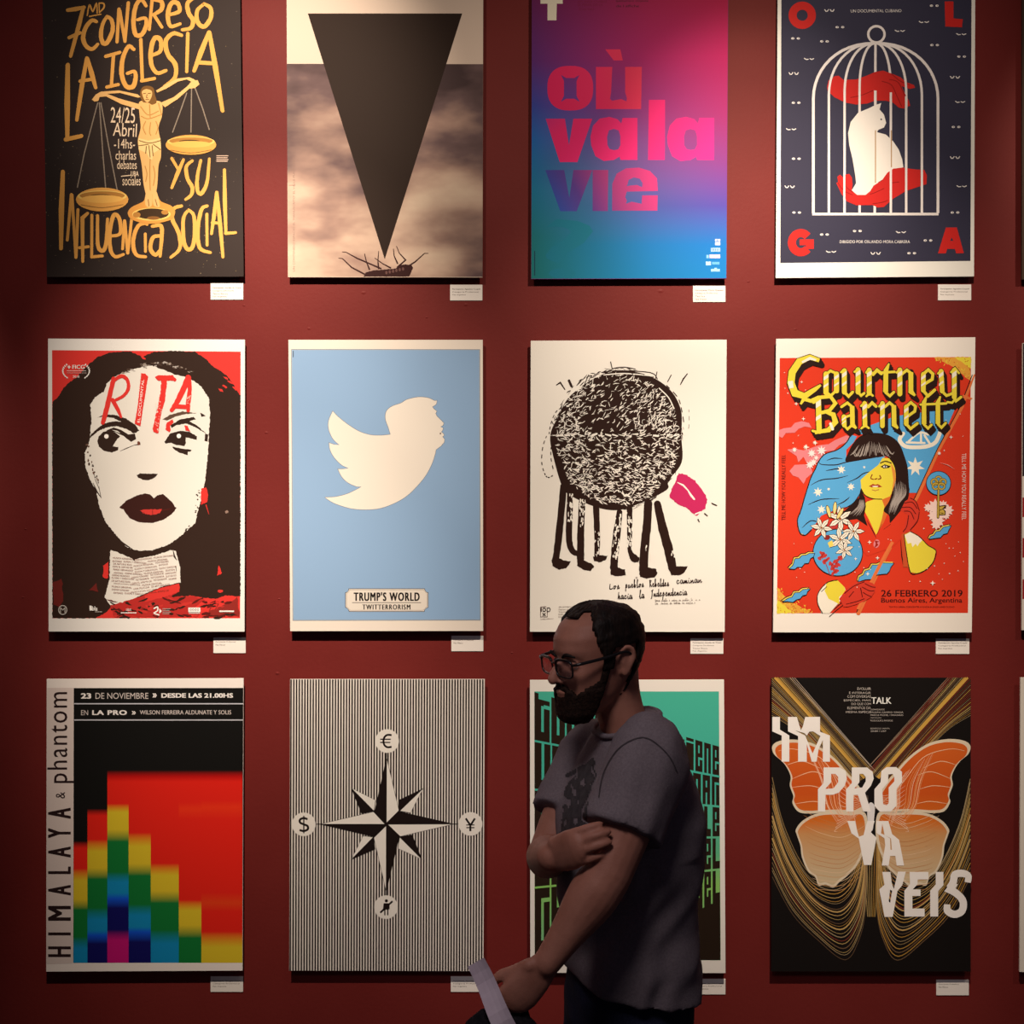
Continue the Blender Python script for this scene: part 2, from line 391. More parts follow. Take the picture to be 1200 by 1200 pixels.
def mth(op, x, y):
    q = nt.nodes.new('ShaderNodeMath'); q.operation = op
    for i, s in enumerate((x, y)):
        if isinstance(s, (int, float)): q.inputs[i].default_value = s
        else: nt.links.new(s, q.inputs[i])
    return q.outputs[0]
s = mth('ADD', mth('MULTIPLY', mth('SUBTRACT', nz.outputs['Fac'], .5), 1.9), mth('ADD', vy, vx)); s = mth('SUBTRACT', s, vd)
nt.links.new(ramp(nt, [(0, '4d3b38'), (.25, '735a54'), (.5, 'a98773'), (.75, 'd2b093'), (1, 'e6c8a6')], s), b.inputs['Base Color'])
a.poly([(336.1, 74.8), (566, 75.2), (565.4, 324.4), (337.4, 324.2)], m); a.build()
a = P.part('spike_silhouette', (325, 0, 4.6154)); a.poly([(165, 73), (1000, 73), (582, 785+615), (580, 785+615)], '30221a'); a.build()
a = P.part('insect_silhouette', (325, 170, 4.6154)); c = '3a1f1c'
a.poly([(466, 712), (480, 688), (520, 678), (640, 668), (660, 650), (690, 645), (725, 648), (735, 665), (712, 712)], c, rough=1.5)
for L in ([(332, 612), (352, 614), (402, 662), (470, 698)], [(352, 578), (372, 580), (430, 612), (560, 668)], [(472, 588), (482, 632), (498, 672)], [(548, 575), (544, 630), (548, 668)],
          [(528, 612), (570, 642), (612, 664)], [(628, 562), (632, 600), (650, 640)], [(645, 548), (660, 585), (694, 622), (650, 660)], [(816, 586), (796, 586), (745, 632), (720, 648)]):
    a.stroke(L, [4, 5, 8, 9][:len(L)] if len(L) == 4 else [4, 6, 9], c)
for k in range(6): a.ell(590+k*18, 690-k*4, 6, 9, '6d4b42')
a.build()
a = P.part('side_lettering', (325, 170, 4.6154)); a.text("UN CONTENIDO ESPACIO EL 'MANUSCRITO' EL VALLE PUNTO FIJO", 84, 66, 98, 684, '8f7161', rot=90)
a.rect(62, 216, 98, 219, '8f7161'); a.build()

# ---- row 1, poster 3: magenta-blue gradient with cut-out letters
P = Poster([(623.4, -18), (853.4, -18), (851.3, 326.4), (622.4, 327)],
    'magenta to blue gradient poster with bold pink lower case French words', '7a3a78', (250, 232, 214))
a = P.part('gradient_print', (0, 0, 1)); m, nt, b = nodemat('print_gradient')
L = ramp(nt, [(0, '6a2350'), (.22, '5c2a68'), (.38, '33408a'), (.5, '0f5f9c'), (.68, '0a7592'), (.85, '0a6f70'), (1, '0c6c66')], axis_fac(nt, P, (625, 0), (625, 326)))
R = ramp(nt, [(0, 'a8103e'), (.2, 'c0245a'), (.42, 'a83068'), (.58, '8c3c7c'), (.74, '584898'), (.88, '1f74b8'), (1, '0a80bc')], axis_fac(nt, P, (850, 0), (850, 326)))
mx = nt.nodes.new('ShaderNodeMix'); mx.data_type = 'RGBA'
nt.links.new(val(nt, [(0, 0), (.25, .3), (.6, .75), (1, 1)], axis_fac(nt, P, (623, 100), (852, 100))), mx.inputs[0]); nt.links.new(L, mx.inputs[6]); nt.links.new(R, mx.inputs[7])
nt.links.new(mx.outputs[2], b.inputs['Base Color'])
a.poly([(623.6, -17.6), (853.2, -17.6), (851.1, 326), (622.6, 326.6)], m); a.build()
T = (610, 0, 4.6154)
mp_ = gradmat(P, (640, 125), (760, 245), [(0, 'b42a68'), (.2, 'e0265e'), (.55, 'ee2a6c'), (1, 'f03080')])
mo = gradmat(P, (640, 130), (760, 80), [(0, 'd41f50'), (.5, 'e02a56'), (1, 'e23a50')])
mv = gradmat(P, (650, 255), (760, 190), [(0, '1a4f9c'), (.3, '5a3a80'), (.6, 'a83a70'), (1, 'd83a72')])
a = P.part('headline_lettering', T, 'bold pink lower case words')
def ca(cx, cy, w_, h_, k=.72):   # counter with spurred corners
    return [(cx-w_*1.25, cy-h_*1.1), (cx-w_*.55, cy-h_*.85), (cx+w_*.55, cy-h_*.85), (cx+w_*1.25, cy-h_*1.1), (cx+w_*.85, cy-h_*.6), (cx+w_*.85, cy+h_*.6), (cx+w_*1.25, cy+h_*1.1), (cx+w_*.55, cy+h_*.85), (cx-w_*.55, cy+h_*.85), (cx-w_*1.25, cy+h_*1.1), (cx-w_*.85, cy+h_*.6), (cx-w_*.85, cy-h_*.6)]
a.poly([(145+124+124*math.copysign(abs(cos(t))**.8, cos(t)), 477+121*math.copysign(abs(sin(t))**.8, sin(t))) for t in [i*pi/20 for i in range(40)]], mo, [ca(269, 478, 40, 66)])
a.poly([(408, 362), (496, 362), (490, 500), (484, 535), (496, 545), (520, 540), (545, 536), (572, 548), (576, 532), (566, 500), (566, 362), (656, 362), (652, 590), (408, 590)], mo)
a.poly([(458, 267), (540, 267), (553, 327), (504, 327)], mo)
a.poly([(136, 642), (240, 642), (262, 785), (286, 642), (388, 642), (310, 870), (308, 785+92), (212, 785+92)], mp_)
def aa(dx):
    o = [(632, 638), (632, 785+80), (540, 785+80), (536, 785+62), (505, 785+80), (450, 785+86), (405, 785+60), (382, 785), (378, 740), (392, 680), (428, 642), (480, 632), (525, 645), (545, 668), (552, 638)]
    return [(x+dx, y) for x, y in o]
hole = [(478, 705), (505, 697), (530, 705), (540, 735), (540, 785), (528, 808), (505, 812), (482, 806), (470, 785), (468, 740)]
a.poly(aa(0), mp_, [hole]); a.poly(aa(415), mp_, [[(x+415, y) for x, y in hole]])
a.poly([(694, 540), (782, 540), (780, 785+80), (690, 785+80)], mp_)
a.fr(610, 170, 4.6154)
a.poly([(134, 135), (236, 135), (264, 285), (286, 135), (388, 135), (304, 358), (215, 358)], mv)
a.poly([(390, 135), (474, 135), (472, 357), (390, 357)], mv)
a.poly([(495, 355), (496, 210), (520, 155), (570, 126), (640, 122), (700, 140), (738, 180), (743, 248), (575, 252), (566, 280), (575, 300), (570, 318), (600, 306), (655, 318), (658, 272), (742, 272), (740, 355)], mv,
       [[(578, 214), (572, 222), (600, 218), (630, 216), (658, 228), (660, 205), (645, 182), (612, 175), (585, 188)]])
a.build()
a = P.part('faint_question_mark', (610, 170, 4.6154)); a.text('?', 135, 400, 392, 722, '0c7080', bold=.0); a.build()
a = P.part('small_lettering', T); a.poly([(108, -60), (228, -60), (228, 20), (196, 20), (194, 110), (146, 110), (146, 20), (108, 20)], 'e6d2b2')
for i, (t_, x0, x1, y0, c) in enumerate((('en esta ciudad', 310, 465, 0, '7c1c3c'), ('EL PERFIL DE LA', 310, 445, 20, '7c1c3c'), ('Cartel', 315, 395, 42, '7c1c3c'), ('questionnaire: citoyenne', 515, 690, 0, '3a1420'), ('de l affiche', 518, 640, 26, '3a1420'))):
    a.text(t_, x0, y0, x1, y0+13, c)
a.fr(610, 170, 4.6154)
for x0, y0, x1, y1, c in ((1052, 508, 1064, 520, 'e6e0e8'), (1068, 508, 1080, 520, 'e6e0e8'), (1052, 524, 1080, 542, 'dcd8e4'), (1030, 556, 1080, 576, 'b8d0e8'), (1005, 594, 1018, 612, '8fc0e0'), (1022, 592, 1080, 612, 'e4c8d4'), (1002, 630, 1030, 650, 'b8d8ec'), (1036, 632, 1076, 646, '70b4d8'), (1030, 670, 1078, 684, 'a8d4ee'), (1048, 664, 1062, 670, 'a8d4ee')):
    a.rect(x0, y0, x1, y1, c)
for k in range(5): a.rect(1034+k*9, 560, 1038+k*9, 572, '3a78b0')
a.rect(74, 572, 79, 705, '0a3a48'); a.build()

# ---- row 1, poster 4: bird cage
P = Poster([(911.4, -18), (1142.9, -18), (1141.4, 323.8), (909.1, 325.8)],
    'navy poster of a white cat in a birdcage between two red hands', 'f6e6c8', (246, 228, 202))
T = (895, 0, 4.6154); Bm = (895, 170, 4.6154)
a = P.part('navy_field'); a.poly([(915.7, -12), (1138.6, -12), (1137.2, 305.8), (914.4, 308.2)], '3b3640'); a.build()
RD = 'cc2a22'; W_ = 'ead8c0'
a = P.part('eyes_pattern', T)
E = [(355, 57, 1), (412, 147, 0), (172, 208, 0), (328, 224, 0), (245, 320, 2), (162, 398, 1), (175, 556, 0), (148, 700, 2), (922, 31, 0), (866, 120, 2), (736, 168, 2), (1068, 186, 2), (924, 244, 0), (1070, 306, 0), (1034, 418, 1), (1062, 552, 2), (1040, 687, 0)]
E2 = [(176, 74, 0), (140, 226, 1), (178, 365, 0), (1034, 68, 1), (1070, 224, 2), (1034, 365, 0), (328, 484, 0), (506, 465, 0), (742, 472, 2), (888, 516, 0), (364, 578, 2), (605, 586, 1), (800, 585, 0)]
for fr_, LL in ((T, E), (Bm, E2)):
    a.fr(*fr_)
    for x, y, k in LL:
        for s in (-1, 1):
            X = x+s*15
            if k == 0: a.ell(X, y, 9, 6, W_, n=12)
            elif k == 1: a.stroke([(X-10, y-5), (X-4, y+4), (X+4, y+4), (X+10, y-5)], 5, W_)
            else: a.stroke([(X-10, y-3+s), (X, y+2), (X+10, y-1-s*2)], 5, W_)
            if k == 0: a.ell(X+2, y, 2.4, 2.6, '3b3640', n=8)
a.build()
a = P.part('corner_letter', T, 'big red capital letter')
a.ring(208, 83, 52, 52, 44, RD); a.cut(); a.poly([(978, 8), (1026, 8), (1026, 100), (1076, 104), (1072, 148), (982, 144)], RD)
a.cut(); a.fr(*Bm)
a.stroke(circ(200, 528, 48, 52, 22, 0, -40, -320), 44, RD, cap=False); a.rect(194, 510, 271, 542, RD); a.rect(228, 510, 271, 562, RD); a.cut()
a.poly([(985, 446), (1044, 446), (1082, 585), (1040, 586), (1034, 562), (992, 562), (984, 586), (942, 586)], RD, [[(1016, 500), (1008, 518), (1025, 518)]])
a.build()
a = P.part('small_lettering', T); a.text('UN DOCUMENTAL CUBANO', 470, 51, 744, 67, W_, bold=.0, rot=.4); a.fr(*Bm); a.text('DIRIGIDO POR ORLANDO MORA CABRERA', 410, 515, 790, 531, W_, bold=.0); a.build()
CW = 'f0dcc4'
def bars(a, ks):
    for k in ks: a.stroke(BAR[k], 15 if k in (0, 8) else 13, CW, cap=False)
xs = [268, 352, 437, 518, 602, 687, 770, 855, 942]
BAR = []
for k, x in enumerate(xs):
    t = (x-605)/337.
    if k == 4: BAR.append([(604, 235), (600, 785+368)])
    else:
        sgn = 1 if t > 0 else -1; ax = abs(x-605); pts = []
        for i in range(13):
            th = i/12*pi/2; pts.append((605+sgn*ax*sin(th)**.9, 234+(300 if k in (0, 8) else 300-20*(4-abs(k-4)))*(1-cos(th))))
        BAR.append(pts+[(x, 785+368)])
bk = P.part('cage_bars', T, 'white birdcage outline'); bars(bk, range(9)); bk.ring(609, 186, 44, 44, 13, CW); bk.rect(262, 785+366, 945, 785+380, CW)
bk.build()
a = P.part('hands_and_cat', T, 'red hands around the seated white cat')
a.poly([(342, 470), (350, 435), (385, 412), (405, 410), (430, 432), (500, 430), (560, 408), (600, 390), (645, 382), (685, 396), (740, 418), (770, 445), (812, 460), (818, 475), (790, 482), (745, 466), (760, 500), (785, 545), (792, 572), (770, 580), (755, 588), (730, 582), (700, 556), (660, 545), (600, 545), (560, 560), (500, 566), (440, 555), (380, 525), (345, 490)], RD)
a.strokes([[(470, 528), (530, 515), (590, 490)], [(640, 440), (690, 460), (720, 520), (745, 575)], [(680, 430), (730, 450), (770, 540)], [(690, 400), (740, 440), (790, 460)]], 4, '8c1712', smooth=True)
a.poly([(635, 558), (626, 592), (650, 620), (662, 665), (650, 690), (620, 702), (612, 715), (660, 728), (700, 765), (730, 810), (748, 860), (755, 905), (700, 920), (660, 960), (620, 985), (600, 1020), (575, 1045), (540, 1058), (495, 1055), (472, 1032), (500, 1000), (495, 950), (480, 860), (462, 785), (456, 720), (470, 660), (510, 610), (570, 585), (605, 568)], 'f2dfc2')
a.ell(635, 646, 5, 5, '3b3640', n=10)
a.fr(*Bm)
a.poly([(392, 205), (402, 200), (398, 172), (412, 160), (430, 175), (440, 160), (462, 156), (476, 175), (480, 210), (476, 245), (505, 270), (550, 270), (575, 250), (590, 222), (640, 190), (668, 150), (700, 128), (750, 122), (820, 132), (868, 134), (882, 165), (880, 212), (830, 228), (770, 248), (700, 290), (650, 335), (615, 338), (590, 325), (500, 326), (450, 305), (420, 265)], RD)
a.poly([(476, 245), (505, 268), (552, 268), (575, 250), (592, 222), (560, 200), (500, 205)], 'f2dfc2')
a.strokes([[(402, 205), (430, 245), (480, 270)], [(430, 180), (445, 225), (480, 255)], [(575, 265), (600, 258), (650, 235)], [(590, 318), (640, 310), (670, 300)], [(690, 205), (730, 200)]], 4, '8c1712', smooth=True)
a.build()
a = P.part('front_cage_bars', T, 'white birdcage bars in front of the hands')
for k, y0, y1 in ((1, 420, 530), (2, 425, 560), (3, 420, 570), (0, 600, 601), (5, 380, 392), (6, 430, 480)):
    if y1-y0 > 5:
        q = [p for p in BAR[k] if y0 <= p[1] <= y1]
        def xat(k, y):
            B = BAR[k]
            for i in range(len(B)-1):
                if B[i][1] <= y <= B[i+1][1]: t = (y-B[i][1])/((B[i+1][1]-B[i][1]) or 1); return B[i][0]+(B[i+1][0]-B[i][0])*t
            return B[-1][0]
        n = 6; a.stroke([(xat(k, y0+(y1-y0)*i/n), y0+(y1-y0)*i/n) for i in range(n+1)], 12, CW, cap=False)
a.rect(596, 490, 610, 568, CW)
for x in (687, 770, 855): a.rect(x-6, 785+118, x+6, 785+368, CW)
a.rect(764, 520, 777, 582, CW); a.rect(681, 500, 693, 556, CW); a.rect(430, 785+150, 441, 785+368, CW)
for x in (604, 690): a.rect(x-3, 705, x+3, 785+(205 if x < 650 else 120), 'b98e5e')
a.build()
# ---- row 2, poster 1: high-contrast woman's face
P = Poster([(56.3, 396.8), (287, 398), (286.5, 740.2), (57, 740)],
    'poster of a black and white woman face with red hand-painted word on the forehead', 'e6d4c0', (232, 212, 192))
T = (40, 390, 4.6154); Bm = (40, 570, 4.6154); K = '33221a'; WF = 'dccab4'; RD = 'd3332a'
a = P.part('red_field', T); a.poly([(97, 94), (1117, 102), (1114, 830+714), (99, 830+714)], 'd4352c'); a.build()
a = P.part('hair', T, 'black hair shape')
a.poly([(98, 376), (130, 345), (165, 290), (230, 240), (290, 175), (345, 130), (420, 105), (520, 100), (583, 130), (650, 103), (760, 98), (870, 103), (935, 145), (955, 175), (1010, 205), (1050, 240), (1085, 290), (1116, 340),
        (1116, 830+595), (1040, 830+590), (980, 830+610), (900, 830+600), (850, 830+590), (800, 830+600), (700, 830+600), (500, 830+640), (420, 830+650), (380, 830+690), (330, 830+714), (99, 830+714)], K, rough=2.5)
for x, y in ((590, 135), (1035, 245), (1060, 268), (1030, 290), (1010, 310), (1085, 300)): a.poly(circ(x, y, 16, 5, 8, 35), RD, rough=3)
a.build()
a = P.part('face', T, 'pale face shape')
a.poly([(395, 270), (440, 235), (520, 200), (590, 185), (640, 178), (700, 200), (760, 225), (820, 240), (870, 262), (910, 300), (945, 355), (952, 440), (945, 540), (942, 640), (930, 760), (912, 877), (895, 830+100), (870, 830+200), (800, 830+265), (720, 830+320), (640, 830+345), (560, 830+348), (500, 830+330), (440, 830+260), (385, 830+190), (350, 830+100), (335, 850), (300, 790), (278, 720), (274, 650), (300, 585), (305, 540), (310, 470), (305, 390), (330, 350), (375, 320)], WF, rough=2.5)
a.poly([(412, 830+345), (470, 830+360), (540, 830+395), (650, 830+375), (740, 830+345), (765, 830+350), (790, 830+440), (792, 830+520), (700, 830+540), (600, 830+580), (500, 830+625), (412, 830+645), (382, 830+600), (408, 830+500)], WF, rough=2)
a.build()
a = P.part('brushed_eye', T)
a.poly([(340, 460), (380, 440), (440, 445), (500, 465), (550, 500), (568, 530), (540, 545), (500, 520), (450, 505), (400, 510), (350, 530), (300, 570), (302, 555), (345, 515), (380, 490), (430, 478), (470, 480), (430, 462), (380, 452)], K, rough=1.5)
a.poly([(350, 560), (375, 535), (420, 525), (465, 560), (450, 575), (440, 590), (425, 615), (455, 618), (455, 635), (420, 648), (380, 640), (350, 615), (342, 585)], K, rough=1.2)
a.ell(391, 560, 12, 12, 'f2e2cc')
a.poly([(390, 528), (430, 512), (470, 525), (510, 550), (545, 545), (552, 575), (525, 590), (500, 572), (470, 545), (430, 535)], K, holes=[[(420, 525), (450, 530), (490, 560), (460, 548)]])
a.stroke([(465, 640), (500, 625), (540, 608), (575, 602)], [2, 5, 3, 9], K); a.poly(circ(566, 598, 9, 11, 10), '6b3a2a', rough=2)
a.cut(); a.poly([(695, 470), (730, 445), (800, 425), (880, 435), (820, 440), (760, 455), (720, 475)], '5a4030', rough=1.5)
a.poly([(738, 500), (790, 468), (862, 455), (875, 468), (840, 478), (880, 500), (930, 545), (870, 510), (820, 490), (770, 500), (745, 515)], K, rough=1.5)
a.poly([(705, 590), (735, 545), (790, 530), (840, 535), (880, 560), (880, 580), (820, 565), (820, 600), (812, 612), (770, 608), (740, 595), (712, 600)], K, rough=1.2)
a.ell(783, 558, 12, 12, 'f2e2cc'); a.poly([(745, 615), (790, 625), (850, 632), (850, 640), (830, 645), (830, 662), (790, 650), (762, 635)], K, rough=1.5)
a.poly([(898, 432), (915, 440), (928, 450), (905, 455)], K); a.poly([(925, 545), (942, 550), (938, 590), (922, 585)], K, rough=1)
a.cut(); a.name = 'nose_shadow'; a.poly([(555, 770), (575, 760), (620, 762), (670, 764), (650, 785), (620, 798), (590, 795), (562, 785)], K, rough=1.5)
a.cut(); a.name = 'dark_lips'; a.fr(*Bm)
a.poly([(460, 115), (500, 75), (560, 48), (600, 38), (630, 45), (648, 65), (665, 48), (700, 42), (740, 80), (770, 118), (745, 150), (700, 180), (640, 198), (570, 195), (520, 175), (495, 145), (485, 125)], '3a1e18', rough=1.5)
a.poly([(572, 128), (620, 124), (690, 124), (680, 145), (640, 155), (595, 148)], 'c4352c', rough=2); a.strokes([[(590, 140), (600, 150)], [(640, 130), (642, 152)], [(690, 130), (735, 122)]], 3, '5a2018')
a.cut(); a.name = 'jaw_brushwork'; a.poly([(415, 330), (470, 340), (545, 352), (640, 350), (700, 330), (760, 310), (880, 200), (870, 240), (810, 290), (770, 320), (700, 352), (600, 372), (550, 375), (545, 405), (520, 385), (450, 355)], K, rough=2.5)
for L in ([(412, 235), (470, 300), (540, 345)], [(430, 280), (480, 320), (500, 340)], [(350, 0), (362, 60), (340, 30), (318, -20)], [(752, 345), (760, 380), (772, 400)], [(765, 430), (770, 460)], [(330, -40), (355, 20)]): a.stroke(L, 8, K, jit=.5, taper=(.3, .3))
for i in range(26):
    t = random.random(); x, y = 905-70*t*t, 20+230*t; a.poly(circ(x+random.uniform(-25, 5), y, random.uniform(2, 6), random.uniform(2, 5), 7), K, rough=1)
a.fr(*T)
for i in range(26):
    t = random.random(); a.poly(circ(285+70*t*t+random.uniform(-6, 14), 600+220*t, random.uniform(2, 6), random.uniform(4, 9), 7), random.choice([K, '6a4a3a']), rough=1.5)
for i in range(36):
    t = random.random(); a.poly(circ(470+400*t, 215-50*sin(pi*t)+random.uniform(-8, 14), random.uniform(5, 20), random.uniform(2, 6), 8, random.uniform(-20, 30)), random.choice(['8a7462', '4c382c', 'a39080']), rough=2)
a.build()
a = P.part('red_earring', T); a.fr(*Bm)
a.poly([(905, 10), (930, 5), (942, 45), (935, 85), (905, 98), (900, 60)], RD, rough=2); a.stroke([(930, 100), (945, 150)], 10, RD, taper=(.5, .2))
a.cut(); a.name = 'red_scarf'; a.poly([(415, 640), (500, 620), (600, 585), (700, 545), (785, 525), (790, 560), (740, 600), (850, 590), (920, 612), (880, 650), (820, 700), (700, 708), (430, 705)], 'b02c25', rough=4)
a.poly([(600, 585), (700, 545), (785, 525), (785, 570), (700, 600), (600, 625)], 'd0352c', rough=2)
a.poly([(940, 700), (960, 640), (1000, 620), (985, 670), (1100, 600), (1112, 700)], '8c2a22', rough=5); a.poly([(950, 670), (975, 630), (1000, 620), (980, 665)], RD, rough=2)
a.poly([(102, 520), (150, 500), (160, 620), (140, 650), (105, 640)], '6a241d', rough=5); a.poly([(370, 490), (375, 430), (405, 400), (400, 500)], RD, rough=3); a.poly([(300, 560), (340, 520), (345, 575)], '6a241d', rough=4)
a.poly([(990, 480), (1000, 425), (1018, 470)], RD, rough=3); a.poly(circ(1008, 566, 14, 8, 9), RD, rough=2); a.poly(circ(1042, 138, 10, 9, 9), '8a6a58', rough=3)
for i in range(60): a.poly(circ(random.uniform(420, 1100), random.uniform(610, 708), random.uniform(8, 40), random.uniform(3, 8), 8, random.uniform(-30, 30)), random.choice([K, '5c1f19', 'c2332a', '3a2018']), rough=4)
a.build()
a = P.part('painted_word', (100, 430, 7.5), 'red painted word RITA')
a.stroke([(250, 105), (215, 250), (185, 380), (155, 490)], [40, 42, 44, 36], RD, smooth=True, jit=.08)
a.stroke([(240, 130), (320, 80), (372, 120), (378, 190), (340, 250), (270, 290)], [30, 34, 32, 30, 28, 26], RD, smooth=True, jit=.1)
a.stroke([(240, 290), (290, 380), (315, 440)], [36, 34, 22], RD, jit=.1)
a.poly([(492, 55), (530, 60), (552, 85), (535, 200), (510, 350), (485, 522), (434, 500), (460, 350), (480, 170)], RD, rough=2)
a.poly([(612, 92), (640, 72), (720, 75), (770, 72), (802, 110), (795, 126), (720, 118), (700, 300), (660, 440), (642, 588), (600, 570), (592, 540), (630, 380), (660, 230), (668, 122), (640, 122)], RD, rough=3)
a.stroke([(905, 95), (860, 200), (800, 320), (760, 380)], [52, 50, 44, 36], RD, smooth=True, jit=.08)
a.stroke([(912, 100), (918, 200), (905, 320), (905, 385)], [40, 36, 40, 30], RD, smooth=True, jit=.1)
a.stroke([(780, 345), (900, 352)], 40, RD, jit=.1); a.poly([(730, 480), (770, 460), (775, 490), (745, 520), (752, 560), (735, 575), (706, 550), (712, 500)], RD, rough=3); a.poly([(870, 515), (900, 520), (925, 570), (885, 560)], RD, rough=3)
a.text('EL DOCUMENTAL', 477, 110, 499, 490, 'ecdcc6', rot=84)
for i in range(40): a.rect(*(lambda x, y: (x, y, x+random.uniform(3, 9), y+random.uniform(3, 10)))(random.uniform(615, 665), random.uniform(300, 560)), 'e6c8b0')
for i in range(16): a.rect(*(lambda x, y: (x, y, x+random.uniform(3, 9), y+random.uniform(3, 10)))(random.uniform(890, 925), random.uniform(235, 330)), 'e6c8b0')
a.build()
a = P.part('neck_lettering', Bm, 'rows of small red capitals')
W1 = ['UNA PELICULA', 'DE ARTURO RIOS', 'CONTADORES', 'ANTONIO', 'PRODUCCION EJECUTIVA', 'GUION Y DIRECCION', 'MARIA HERNANDEZ', 'FOTOGRAFIA', 'EDICION', 'MUSICA ORIGINAL', 'DISENO SONORO', 'CON EL APOYO DE']
for i in range(13):
    y = 388+i*15.5; x = 418+random.uniform(0, 16)
    while x < (735 if i < 9 else 700-12*(i-8)):
        t_ = random.choice(W1); wd = len(t_)*7.2
        if x+wd > 770: wd = 770-x
        if wd > 40:
            yy = y-(x-418)*.02+8*sin((x-418)/60); a.text(t_, x, yy-4, x+wd, yy+4.5, '7c3527', rot=-4 if x < 500 else 7)
        x += wd+9
a.build()
a = P.part('festival_laurel', T, 'small pale laurel emblem'); c = 'ead8c4'
for sg in (-1, 1):
    for i in range(9):
        an = radians(-45+i*11.5)*1.0; x = 228+sg*72*cos(an); y = 207+44*sin(an)*1.1; a.ell(x, y, 3.4, 6.5, c, rot=sg*(20+i*3), n=8)
a.text('FICG', 208, 174, 274, 196, c, bold=.02); a.poly([(178, 185), (186, 183), (190, 174), (194, 183), (202, 185), (194, 188), (190, 197), (186, 188)], c)
a.rect(178, 205, 282, 207, c); a.text('FESTIVAL INTERNACIONAL DE CINE', 178, 213, 284, 222, 'b09080'); a.text('2018', 210, 231, 246, 243, c); a.build()
a = P.part('sponsor_marks', Bm)
a.ring(156, 668, 22, 24, 5, 'b8a694'); a.text('M', 142, 655, 170, 682, 'b8a694'); a.poly([(300, 645), (312, 645), (314, 670), (302, 672)], c); a.text('bla', 314, 648, 344, 672, c, bold=.02)
a.rect(330, 676, 368, 680, 'a89484'); a.text('cultura', 498, 656, 526, 674, c); a.rect(470, 681, 555, 686, c)
a.strokes([[(650, 660), (668, 652), (668, 672), (650, 685), (676, 695)]], 7, c, smooth=True); a.poly([(678, 660), (692, 674), (678, 688)], c)
for i in range(4): a.rect(695, 660+i*9, 740-8*(i % 2), 663+i*9, 'a89484')
a.rect(835, 655, 900, 680, c)
for i in range(4): a.ring(848+i*13, 667, 4, 6, 2, '4a2a20', n=10)
a.rect(838, 684, 898, 687, c); a.rect(1002, 671, 1082, 679, c); a.build()

# ---- row 2, poster 2: white bird on blue
P = Poster([(338, 398.2), (565.7, 398.2), (566.2, 739.4), (340, 739.6)],
    'light blue poster with a white bird silhouette and a small name plate', 'f6e2ca', (255, 240, 222))
T = (325, 390, 4.6154); Bm = (325, 570, 4.6154)
a = P.part('blue_field', T); a.poly([(78, 92), (1093, 92), (1097, 830+722), (86, 830+724)], '9db3c6', [[(84, 97), (1088, 97), (1092, 830+718), (91, 830+719)]])
a.poly([(84, 97), (1088, 97), (1092, 830+718), (91, 830+719)], '95b0c9'); a.rect(84, 98, 88, 132, '384048'); a.stroke([(76, 90), (1095, 91), (1098, 830+724), (84, 830+726), (76, 90)], 3, '8a8c8c', cap=False); a.build()
a = P.part('bird_silhouette', T, 'white bird with a human profile for a head')
bird = sm([(300, 424), (330, 455), (380, 495), (440, 532), (500, 552), (560, 555), (612, 550)], n=5)[:-1]+[(612, 550)]
bird += sm([(612, 550), (600, 510), (585, 465), (590, 425), (620, 398), (670, 380), (700, 362), (760, 348), (815, 352), (850, 367), (863, 366)], n=4)[1:]
bird += [(860, 385), (850, 393), (838, 400), (845, 410), (852, 416), (862, 424), (856, 436), (862, 450), (880, 468), (900, 488), (896, 500), (882, 508), (897, 516), (893, 528), (886, 536), (898, 545), (902, 555), (893, 562), (904, 575), (902, 592), (885, 612), (858, 632), (855, 650)]
bird += sm([(855, 650), (835, 710), (800, 775), (750, 835), (700, 830+52), (640, 830+88), (560, 830+118), (480, 830+126), (400, 830+120), (330, 830+100), (290, 830+82), (258, 830+60)], n=4)[1:]
bird += sm([(258, 830+60), (310, 830+58), (370, 830+44), (420, 830+22), (456, 830+2)], n=4)[1:]
bird += [(430, 832)]+sm([(430, 832), (385, 812), (350, 780), (328, 737)], n=4)[1:]+[(352, 737), (386, 733)]+sm([(386, 733), (345, 712), (305, 670), (285, 630), (280, 595)], n=4)[1:]+[(305, 604), (336, 607)]+sm([(336, 607), (300, 572), (278, 520), (278, 475), (300, 424)], n=4)[1:]
a.stroke(bird+[bird[0]], 5, '7a8086', cap=False); a.poly(bird, 'f6e4cc'); a.ell(882, 545, 4, 5, '6f5548', n=8); a.build()
a = P.part('name_plate', Bm, 'cream name plate with notched corners')
def plate(m): return [(385-m, 552-m), (798+m, 552-m), (800+m, 562), (806, 570-m), (817+m, 574-m), (817+m, 655+m), (806, 660+m), (798+m, 668), (796+m, 678+m), (388-m, 678+m), (384-m, 668), (378, 660+m), (367-m, 655+m), (367-m, 574-m), (378, 570-m), (384-m, 562)]
a.poly(plate(0), '4a3c34'); a.poly(plate(-3), 'eddbc4'); a.poly(plate(-7), '6c5a4e'); a.poly(plate(-8.5), 'eddbc4')
c = '241a16'
a.text("TRUMP'S WORLD", 413, 572, 770, 620, c, bold=.03, space=1.2); a.rect(404, 627, 777, 630, c); a.text('TWITTERRORISM', 460, 638, 720, 667, c, bold=.03, space=1.25); a.build()

